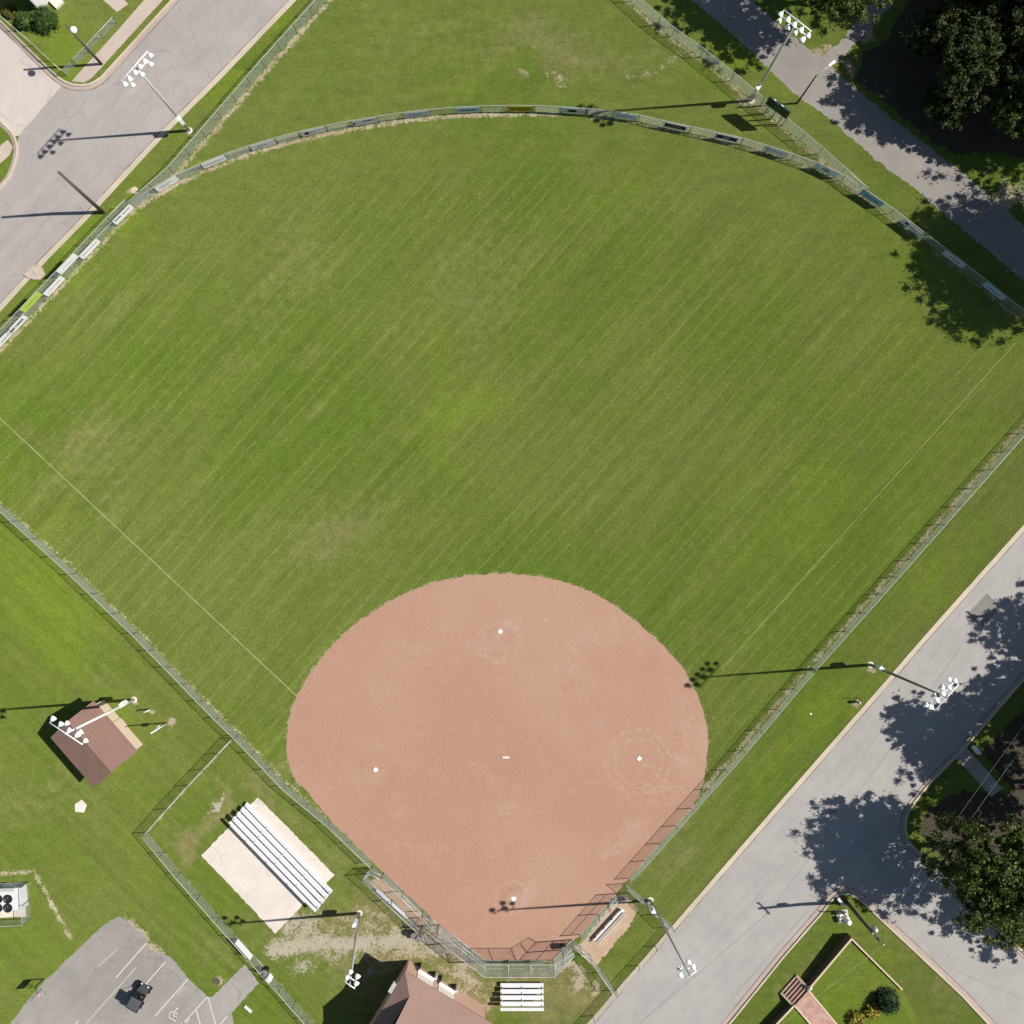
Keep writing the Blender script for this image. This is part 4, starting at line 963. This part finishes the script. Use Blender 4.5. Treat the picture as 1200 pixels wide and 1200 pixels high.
# ------------------------------------------------------------------ house at the upper left
def house():
    c0 = G(47, 13); u = Vector((.72, .69, 0)); v = Vector((-.69, .72, 0)); zE = 3.0
    root = thing('house', c0, 'white-walled house with a grey shingle roof behind round bushes', 'house')
    w = [c0, c0 + u * 9, c0 + u * 9 + v * 8, c0 + v * 8]
    for i in range(4):
        a, b = w[i], w[(i + 1) % 4]; n = (b - a).normalized(); nn = Vector((-n.y, n.x, 0)) * .12; up = Vector((0, 0, zE))
        MB().hexa([a, b, b + nn, a + nn], [a + up, b + up, b + up + nn, a + up + nn]).build('wall', M['stucco'], root)
    o = .15; e = [c0 - u * o - v * o, c0 + u * (9 + o) - v * o, c0 + u * (9 + o) + v * (8 + o), c0 - u * o + v * (8 + o)]
    for p in e: p.z = zE
    r0 = (e[0] + e[1]) / 2 + v * 0; r0 = c0 + u * 0 + v * 4 - u * o; r1 = c0 + u * (9 + o) + v * 4; r0.z = r1.z = zE + 1.8; dz = Vector((0, 0, .12))
    for pts in ([e[0], e[1], r1, r0], [e[3], e[2], r1, r0]): MB().hexa(pts, [p + dz for p in pts]).build('roof_slope', M['roof_grey'], root)
    MB().poly([Vector((w[0].x, w[0].y, zE)), Vector((w[3].x, w[3].y, zE)), r0 + u * .2]).build('gable', M['stucco'], root)
    c = c0 + u * 1.6 - v * .03; MB().box((c.x, c.y, 1.5), (.9, .06, 1.2), math.atan2(u.y, u.x)).build('window', M['charcoal'], root)
    st = c0 + u * 1.8 - v * .6; MB().box((st.x, st.y, .15), (1.0, 1.0, .3), math.atan2(u.y, u.x)).build('door_step', M['slab'], root)
house()

# ------------------------------------------------------------------ terraced garden at the lower right
def terrace():
    A = P(997, 1099, 1.05); Bq = P(885, 1226, .85); C = P(1056, 1158, .1); D = P(1130, 1300, .1)
    m = MB(); n = 12
    A1 = A + Vector((.1, -.1, -.05)); B1 = Bq + Vector((.1, -.1, -.05))
    rows = [[A1.lerp(B1, j / n).lerp(C.lerp(D, j / n), i / n) for i in range(n + 1)] for j in range(n + 1)]
    for j in range(n):
        for i in range(n): m.quad(rows[j][i], rows[j][i + 1], rows[j + 1][i + 1], rows[j + 1][i])
    o = m.build('terrace', M['grass'], kind='structure')
    at = o.data.attributes.new('mask_wear', 'FLOAT_COLOR', 'POINT'); nv = len(o.data.vertices); d = np.zeros((nv, 4), np.float32); d[:, 2] = .65; d[:, 3] = 1; at.data.foreach_set('color', d.ravel())
    def wall(a, b, za, zb, th, label):
        root = thing('retaining_wall', Vector((a.x, a.y, 0)), label, 'wall'); d = (b - a); d.z = 0; d.normalize(); nn = Vector((-d.y, d.x, 0)) * th / 2
        f = lambda p, z: [Vector((p.x, p.y, z)) + nn, Vector((p.x, p.y, z)) - nn]
        a0, a1 = f(a, 0); b0, b1 = f(b, 0); at_, au = f(a, za); bt, bu = f(b, zb)
        MB().hexa([a0, b0, b1, a1], [at_, bt, bu, au]).build('wall_body', M['wallbrick'], root)
        k = nn * 1.25; ex = d * .05; up = Vector((0, 0, .07))
        lo4 = [Vector((a.x, a.y, za)) - ex + k, Vector((b.x, b.y, zb)) + ex + k, Vector((b.x, b.y, zb)) + ex - k, Vector((a.x, a.y, za)) - ex - k]
        MB().hexa(lo4, [p + up for p in lo4]).build('cap', M['cap'], root)
    S0 = P(947, 1160, .95); S1 = P(931, 1178, .95)
    wall(A, S0, 1.25, .95, .14, 'dark brick retaining wall with a pale cap from the garden corner to the brick steps')
    wall(S1, Bq, .95, .9, .14, 'dark brick retaining wall with a pale cap beyond the brick steps')
    wall(A, C, 1.25, .3, .11, 'low pale-capped garden wall running back from the terrace corner')
    # brick steps rising from the verge and the brick walk behind them
    a, b = Vector((S0.x, S0.y, 0)), Vector((S1.x, S1.y, 0)); d = (b - a).normalized(); f = Vector((-d.y, d.x, 0)); f = f if f.x > 0 else -f
    root = thing('brick_steps', (a + b) / 2, 'red brick steps through the gap in the retaining wall', 'steps')
    a0 = a - f * 1.35; b0 = b - f * 1.35
    for i in range(5):
        p = a0 + f * (.27 * i); q = b0 + f * (.27 * i); up = Vector((0, 0, .17 * (i + 1)))
        MB().hexa([p, q, q + f * .27, p + f * .27], [p + up, q + up, q + f * .27 + up, p + f * .27 + up]).build('step', M['brick'], root)
    for p in (a0 - d * .12, b0 + d * .12):
        MB().hexa([p - d * .1, p + d * .1, p + d * .1 + f * 1.45, p - d * .1 + f * 1.45], [x + Vector((0, 0, z)) for x, z in ((p - d * .1, .2), (p + d * .1, .2), (p + d * .1 + f * 1.45, 1.0), (p - d * .1 + f * 1.45, 1.0))]).build('cheek_wall', M['cap'], root)
    s = a0 + f * 1.352; t = b0 + f * 1.352
    far0 = P(990, 1212, .72); far1 = P(974, 1228, .72)
    s.z = t.z = 1.04
    m = MB(); m.hexa([s - Vector((0, 0, .5)), t - Vector((0, 0, .5)), far1 - Vector((0, 0, .5)), far0 - Vector((0, 0, .5))], [s, t, far1, far0]); m.build('brick_walk', M['brick'], kind='structure')
    for x, y in ((s, far0), (t, far1)):
        m = MB(); w = Vector((.07, .05, 0)); up = Vector((0, 0, .04)); m.hexa([x - w - up, y - w - up, y + w - up, x + w - up], [x - w + up, y - w + up, y + w + up, x + w + up]); m.build('walk_edging', M['cap'], kind='structure')
    MB().lathe([(.16, 0), (.18, .2), (.12, .35)], 10, tuple(P(949, 1157, .95))).build('garden_urn', M['offwhite'], None, label='small pale urn on the wall end at the top of the brick steps', category='urn')
terrace()
# monument with pad on the corner
def monument():
    c = G(987, 1073); root = thing('monument', c, 'pale stone pad with a round white post and low blocks on the street corner', 'monument')
    MB().box((c.x, c.y, .06), (1.15, 1.2, .12), R(10)).build('pad', M['timber'], root)
    MB().lathe([(.34, .12), (.36, .25), (.22, .4), (.22, .85), (.3, .95), (.16, 1.1)], 14, (c.x + .32, c.y - .3, 0)).build('post', M['white'], root, True)
    for dx, dy, s in ((-.32, .3, .28), (.1, .35, .25), (-.3, -.15, .22)): MB().box((c.x + dx, c.y + dy, .12 + s), (.3, .24, 2 * s), R(20)).build('block', M['offwhite'], root)
    MB().tube([(c.x - .1, c.y + .5, .1), (c.x - .1, c.y + .5, 1.5), (c.x - .3, c.y + .55, 1.8), (c.x - .6, c.y + .6, 1.75)], .06, 6).build('pipe', M['darksteel'], root, True)
    q = G(984, 1055); MB().box((q.x, q.y, .25), (.28, .85, .4), R(38)).build('marker_block', M['white'], None, label='white rectangular marker block lying near the corner kerb', category='block')
monument()

# ------------------------------------------------------------------ equipment compound at the left edge
def compound():
    c = G(4, 1052); root = thing('cooling_unit', c, 'white cooling unit with black round fans on top inside a fenced pad', 'cooling unit')
    z = 1.25; p = [P(-40, 1043, z), P(24, 1040, z), P(26, 1066, z), P(-40, 1070, z)]
    MB().hexa([Vector((q.x, q.y, .1)) for q in p], p).build('casing', M['ac'], root)
    fm = MB().lathe([(.42, 0), (.43, .10), (.385, .10), (.36, .03), (.01, .03)], 16).mesh('fan_shroud', M['fan'], True)
    bl = MB()
    for i in range(5):
        t = 2 * math.pi * i / 5; bl.quad((.05 * math.cos(t), .05 * math.sin(t), .05), (.3 * math.cos(t), .3 * math.sin(t), .05), (.3 * math.cos(t + .6), .3 * math.sin(t + .6), .08), (.05 * math.cos(t + .6), .05 * math.sin(t + .6), .07))
    blm = bl.mesh('blades', M['charcoal'])
    for a in (9.5, -2, -13, -24):
        for b in (1053.5, 1064):
            q = P(a, b, z); f = inst('fan', fm, Matrix.Translation(q), root)
            g = bpy.data.objects.new('blades', blm); COL.objects.link(g); g.parent = f
    q0, q1 = P(-40, 1041.5, .8), P(20, 1040, .8); MB().box(tuple((q0 + q1) / 2 + Vector((0, 0, .6))), (5.0, .28, .18), R(2)).build('duct', M['timber'], root)
    sheet('equipment_pad', [(-50, 1037), (27, 1034), (31, 1074), (-50, 1078)], .02, M['slab'], .02)
    fence([(-46, 1036), (34, 1033), (36, 1076), (-46, 1080)], 1.7, 'chain-link enclosure around the white cooling unit', 24)
compound()

# ------------------------------------------------------------------ small posts and props
def post_thing(name, base, h, r, mat, label, cat, top=None):
    B0 = G(*base); root = thing(name, B0, label, cat)
    MB().tube([B0, B0 + Vector((0, 0, h))], r, 8).build('post', M[mat], root, True)
    return root, B0
rt, b = post_thing('utility_post', (197, 847), 4.5, .06, 'white', 'tall white post with a small box beside the hut', 'post')
MB().box((b.x - .25, b.y - .05, 2.0), (.3, .25, .5), .5).build('box', M['white'], rt)
rt, b = post_thing('water_pipe', (177, 831), 1.15, .07, 'offwhite', 'short white standpipe in a worn spot near the hut', 'standpipe')
MB().tube([b + Vector((0, 0, 1.05)), b + Vector((-.3, -.1, 1.15)), b + Vector((-.38, -.12, .95))], .05, 6).build('spout', M['offwhite'], rt, True)
def hydrant(base, label):
    B0 = G(*base); root = thing('fire_hydrant', B0, label, 'fire hydrant')
    MB().lathe([(.2, 0), (.2, .06), (.13, .08), (.13, .62), (.18, .66), (.17, .74), (.1, .86), (.04, .92)], 12, B0).build('body', M['cap'], root, True)
    for s in (-1, 1): MB().tube([B0 + Vector((0, 0, .5)), B0 + Vector((.22 * s, 0, .5))], .06, 8).build('nozzle', M['cap'], root)
    MB().box(tuple(B0 + Vector((.02, .35, .75))), (.05, .05, 1.5)).build('marker', M['wood'], root)
hydrant((1004, 822), 'stubby hydrant with a marker stake on the smooth-road verge')
def bin_(base, label, r=.3, h=.95):
    B0 = G(*base); root = thing('trash_bin', B0, label, 'trash bin')
    MB().lathe([(r * .85, 0), (r, h), (r * .9, h), (r * .78, .1)], 14, B0).build('body', M['black'], root, True)
    MB().lathe([(r * 1.06, h), (r * 1.06, h + .05), (r * .95, h + .05)], 14, B0).build('rim', M['darksteel'], root, True)
bin_((312.5, 1135), 'black trash bin beside the parking-lot gate'); bin_((486, 1092), 'dark trash bin behind the third-base dugout cage'); bin_((491, 1095), 'second dark trash bin behind the third-base dugout, next to the gate'); bin_((660, 1108), 'dark trash bin inside the wing of the backstop')
MB().box(tuple(G(317, 1144, .45)), (.5, .35, .9), R(-45)).build('notice_box', M['white'], None, label='small white notice box on the fence below the parking-lot gate', category='box')
MB().lathe([(.32, 0), (.34, .06), (.30, .06), (.28, .03), (.02, .03)], 14, tuple(G(254, 1150, .0))).build('drain_cover', M['wood'], None, label='round rusty drain cover in a bare ring of lawn by the parking lot', category='drain cover')
MB().box(tuple(G(291, 1182, .08)), (.9, .22, .16), R(-42)).build('wheel_stop', M['offwhite'], None, label='short pale block lying in the grass near the walkway', category='block')
MB().box(tuple(G(950, 836.5, .04)), (.18, .14, .08)).build('litter', M['white'], None, label='scrap of white litter on the verge grass', category='litter')
MB().lathe([(.30, 0), (.33, .05), (.29, .06), (.02, .06)], 16, tuple(G(975, 949, .0))).build('manhole_cover', M['patch'], None, label='round manhole cover in the smooth road surface', category='manhole cover')
MB().lathe([(.34, 0), (.36, .03), (.32, .04), (.02, .04)], 16, tuple(G(157.5, 223, .0))).build('manhole_cover', M['cap'], None, label='round pale cover in the grass by the curved fence corner', category='manhole cover')
MB().box(tuple(P(1144, 879, .5)), (.3, .75, .8), R(35)).build('mailbox', M['white'], None, label='white box beside the shaded walkway across the road', category='box')
MB().box(tuple(G(45, 317, .16)), (.9, .7, .06), R(45)).build('drain_inlet', M['sidewalk'], None, label='pale concrete drain lid on the kerb of the cracked road', category='drain lid')
# basketball hoop
def hoop():
    B0 = G(51, 1147); d = Vector((.74, -.67, 0)); u = Vector((.67, .74, 0)); root = thing('basketball_hoop', B0, 'basketball hoop on a bent pole at the edge of the parking lot', 'basketball hoop')
    T = B0 + d * .55
    MB().tube([B0, B0 + Vector((0, 0, 1.7)), T + Vector((0, 0, 2.1))], .055, 8).build('pole', M['black'], root, True)
    c = T + Vector((0, 0, 2.35)); MB().box(tuple(c), (1.15, .05, .8), math.atan2(u.y, u.x)).build('backboard', M['charcoal'], root)
    rc = c + d * .33 - Vector((0, 0, .25)); ring = [rc + Vector((.22 * math.cos(t), .22 * math.sin(t), 0)) for t in np.linspace(0, 2 * math.pi, 17)]
    MB().tube(ring, .02, 5).build('rim', M['orange'], root, True)
    m = MB()
    for i in range(12):
        t = 2 * math.pi * i / 12; t2 = t + .5; m.tube([rc + Vector((.21 * math.cos(t), .21 * math.sin(t), 0)), rc + Vector((.12 * math.cos(t2), .12 * math.sin(t2), -.4))], .008, 3)
    m.build('net', M['white'], root)
hoop()
# utility cart on the parking lot
def cart():
    c = G(166, 1164); rz = R(61); root = thing('utility_cart', c, 'small black utility cart with a flat roof parked across a bay line', 'utility cart', None, rz); T = root.matrix_basis
    def put(mb, name, mat, parent=root, smooth=False):
        mb.v = [tuple(T @ Vector(v)) for v in mb.v]; o = mb.build(name, M[mat], parent, smooth)
        if name in ('bonnet', 'roof', 'chassis', 'seat', 'backrest'):
            bv = o.modifiers.new('round', 'BEVEL'); bv.width = .07 if name in ('bonnet', 'chassis') else .035; bv.segments = 3
        return o
    put(MB().hexa([Vector(v) for v in ((-1.25, -.55, .35), (1.2, -.55, .35), (1.2, .55, .35), (-1.25, .55, .35))], [Vector(v) for v in ((-1.25, -.6, .62), (1.1, -.55, .62), (1.1, .55, .62), (-1.25, .6, .62))]), 'chassis', 'black')
    put(MB().hexa([Vector(v) for v in ((.55, -.56, .62), (1.32, -.46, .60), (1.32, .46, .60), (.55, .56, .62))], [Vector(v) for v in ((.6, -.52, 1.0), (1.22, -.4, .86), (1.22, .4, .86), (.6, .52, 1.0))]), 'bonnet', 'charcoal')
    put(MB().box((-.85, 0, .78), (.9, 1.2, .06)), 'cargo_bed', 'charcoal')
    for y in (-.58, .58): put(MB().box((-.85, y, .92), (.9, .05, .26)), 'bed_side', 'charcoal')
    put(MB().box((-1.29, 0, .92), (.05, 1.2, .26)), 'tailgate', 'charcoal')
    for y in (-.28, .28):
        put(MB().box((-.12, y, .85), (.5, .48, .16)), 'seat', 'black'); put(MB().box((-.4, y, 1.12), (.12, .46, .5)), 'backrest', 'black')
    for x in (-.82, .85):
        for y in (-.6, .6):
            w = put(MB().tube([(x, y - .12, .32), (x, y + .12, .32)], .32, 14), 'wheel', 'tyre', root, False)
            put(MB().tube([(x, y - .13, .32), (x, y + .13, .32)], .15, 10), 'rim', 'galv', w)
    put(MB().tube([(.5, -.55, .9), (.25, -.52, 1.8), (-.55, -.52, 1.85), (-.5, -.55, .8)], .03, 6), 'roll_bar', 'black', root, True)
    put(MB().tube([(.5, .55, .9), (.25, .52, 1.8), (-.55, .52, 1.85), (-.5, .55, .8)], .03, 6), 'roll_bar', 'black', root, True)
    rf = MB().hexa([Vector(v) for v in ((-.72, -.58, 1.86), (.42, -.58, 1.82), (.42, .58, 1.82), (-.72, .58, 1.86))], [Vector(v) for v in ((-.64, -.5, 1.94), (.34, -.5, 1.91), (.34, .5, 1.91), (-.64, .5, 1.94))]); put(rf, 'roof', 'greyplas')
    ring = [Vector((.38 + .05 * math.sin(t), -.28 + .17 * math.cos(t), 1.12 + .15 * math.sin(t))) for t in np.linspace(0, 2 * math.pi, 13)]
    put(MB().tube(ring, .018, 5), 'steering_wheel', 'darksteel', root, True)
    for y in (-.36, .36): put(MB().box((1.3, y, .76), (.06, .18, .1)), 'headlight', 'white')
cart()

# ------------------------------------------------------------------ trees and bushes
def leaf_cloud(name, centres, radii, per, size, mat, parent, flat=.0):
    """leaf quads spread through clumps"""
    C = np.repeat(centres, per, 0); Rr = np.repeat(radii, per)
    d = RNG.normal(size=(len(C), 3)); d /= np.linalg.norm(d, axis=1)[:, None]
    p = C + d * (Rr * np.minimum(np.abs(RNG.normal(size=len(C))) * .62, 1.9))[:, None] * np.array([1, 1, .75])
    n = RNG.normal(size=(len(C), 3)) + np.array([0, 0, .9]) + d * .5; n /= np.linalg.norm(n, axis=1)[:, None]
    t = np.cross(n, RNG.normal(size=(len(C), 3))); t /= np.linalg.norm(t, axis=1)[:, None]; b = np.cross(n, t)
    s = (size * RNG.uniform(.6, 1.35, len(C)))[:, None]
    v = np.stack([p - t * s, p + b * s * .42 - n * s * .1, p + t * s, p - b * s * .42 - n * s * .1], 1).reshape(-1, 3)
    me = bpy.data.meshes.new(name); nq = len(p); me.vertices.add(nq * 4); me.vertices.foreach_set('co', v.astype(np.float32).ravel())
    me.loops.add(nq * 4); me.loops.foreach_set('vertex_index', np.arange(nq * 4, dtype=np.int32)); me.polygons.add(nq)
    me.polygons.foreach_set('loop_start', np.arange(0, nq * 4, 4, dtype=np.int32)); me.update(calc_edges=True); me.materials.append(mat)
    return link(name, me, parent)
def tree(base, rad, hc, label, seed, rz=.8, clumps=620, per=95, size=.165, mat='leaf', group='shade trees round the field'):
    global RNG; RNG = np.random.default_rng(seed); rr = random.Random(seed)
    B0 = G(*base); root = thing('shade_tree', B0, label, 'tree', group)
    lobes = []                                             # a few big limbs, each with its own lobe of foliage
    nl = 9
    for i in range(nl):
        a = 2 * math.pi * i / nl + rr.uniform(-.35, .35); q = rad * rr.uniform(.42, .68) * (0.2 if i == 0 else 1)
        lobes.append((np.array([math.cos(a) * q, math.sin(a) * q, hc + rr.uniform(-.28, .34) * rad * rz * (1.2 if i else 1.6)]), rad * rr.uniform(.44, .60)))
    cs, rs = [], []
    per_l = clumps // nl
    for c, r in lobes:
        d = RNG.normal(size=(per_l, 3)); d /= np.linalg.norm(d, axis=1)[:, None]
        cs.append(c + d * (r * RNG.uniform(.15, 1.12, per_l) ** .75)[:, None] * np.array([1, 1, .8])); rs.append(RNG.uniform(.22, .78, per_l))
    C = np.vstack(cs) + np.array([B0.x, B0.y, 0]); C[:, 2] = np.maximum(C[:, 2], 2.0); Rr = np.concatenate(rs) * rad / 7
    leaf_cloud('crown', C, Rr, per, size, M[mat], root)
    m = MB(); top = B0 + Vector((rr.uniform(-.4, .4), rr.uniform(-.4, .4), hc * .55))
    m.tube([B0, B0 + Vector((0, 0, .4)), B0.lerp(top, .6), top], [.52 * rad / 7, .40 * rad / 7, .33 * rad / 7, .28 * rad / 7], 9); m.build('trunk', M['bark'], root, True)
    for c, r in lobes:
        e = Vector((c[0] + B0.x, c[1] + B0.y, c[2])); mdl = top.lerp(e, .5) + Vector((0, 0, .4))
        MB().tube([top - Vector((0, 0, .5)), mdl, e], [.17 * rad / 7, .11 * rad / 7, .04], 6).build('limb', M['bark'], root, True)
    return root
tree((962, 4), 5.4, 8.3, 'bushy tree over the narrow gravel branch path behind the floodlight mast', 11, mat='leaf_light')
tree((1132, 92), 5.9, 6.4, 'broad dark tree shading the tan path beyond the outfield', 12, clumps=800)
tree((1122, -34), 6.2, 7.4, 'broad dark tree beside the start of the gravel branch path', 13, clumps=800)
tree((1222, 40), 7.0, 8.5, 'dark tree beyond the broad one, furthest from the tan path', 22, clumps=800)
tree((1168, 150), 3.2, 5.2, 'small leafy tree at the edge of the bare dry patch by the path', 23, mat='leaf_light', clumps=360)
tree((1240, 130), 6.0, 8.0, 'dark tree behind the small leafy one', 24, clumps=700)
tree((1078, 66), 2.7, 4.2, 'low understorey tree in the grove, close to the gravel branch path', 28, clumps=260)
tree((1090, 138), 2.4, 3.8, 'low understorey tree in the grove, close to the tan path edge', 29, clumps=240)
tree((1118, 20), 3.0, 4.6, 'low understorey tree between the two broad dark trees', 30, clumps=260)
tree((1276, 303), 7.6, 9.6, 'tree beyond the path whose shade falls across the outfield corner', 14, clumps=1300)
tree((1335, 733), 5.6, 8.8, 'street tree whose shade falls beside the dark square road patch', 15)
tree((1206, 850), 4.1, 8.6, 'street tree shading the kerb near the white box and walkway', 16)
tree((1248, 908), 5.0, 9.2, 'street tree at the far end of the shaded walkway', 21)
tree((1130, 990), 6.0, 8.9, 'big full tree on the rounded corner of the side street', 17, mat='leaf_light', clumps=850)
tree((1300, 815), 4.6, 8.6, 'street tree between the street lamp and the shaded walkway', 25)
tree((1342, 36), 7.2, 15.0, 'tall tree standing over the dark grove by the path, on the far side', 26, clumps=1100)
tree((1336, 106), 6.6, 15.0, 'second tall tree over the dark grove, nearer the dry patch', 27, clumps=1100)
tree((1262, 1058), 4.8, 7.4, 'smaller tree along the side street behind the big corner tree', 18, mat='leaf_light')
def bush(base, r, h, label, seed, mat='boxwood', flowers=None, per=60, clumps=60, size=.10, group='garden bushes'):
    global RNG; RNG = np.random.default_rng(seed); B0 = G(*base); root = thing('bush', B0, label, 'bush', group)
    d = RNG.normal(size=(clumps, 3)); d[:, 2] = np.abs(d[:, 2]); d /= np.linalg.norm(d, axis=1)[:, None]
    C = d * np.array([r * .82, r * .82, h * .78]) * RNG.uniform(.75, 1.0, (clumps, 1)) + np.array([B0.x, B0.y, h * .12])
    leaf_cloud('foliage', C, np.full(clumps, r * .27), per, size, M[mat], root)
    if flowers: leaf_cloud('blossom', C * 1 + np.array([r * .06, 0, r * .16]), np.full(clumps, r * .22), 26, size * .95, M[flowers], root)
    MB().tube([B0, B0 + Vector((0, 0, h * .6))], [.09, .04], 6).build('stem', M['bark'], root, True)
    m = MB(); m.lathe([(r * .5, h * .1), (r * .72, h * .35), (r * .62, h * .62), (r * .2, h * .78)], 10, tuple(B0)); m.build('inner_foliage', M[mat], root, True)
bush((32, 27), .95, 1.3, 'smaller round clipped bush at the white house, left of the bigger one', 31)
bush((56, 26), 1.4, 1.6, 'bigger round clipped bush at the corner of the white house', 32, clumps=90)
bush((13, 15), .7, .7, 'low loose shrub in the shade of the white house', 33, 'olive_leaf')
bush((1036, 1168), 1.3, 2.5, 'tall dark green holly bush in the terraced garden', 34, 'holly', clumps=90)
bush((1018, 1180), 1.0, 1.2, 'low yellow-flowering bush tucked beside the holly', 35, 'olive_leaf', 'yellow')
bush((1000, 1190), 1.15, 1.4, 'bigger yellow-flowering bush at the end of the brick walk', 36, 'olive_leaf', 'yellow')
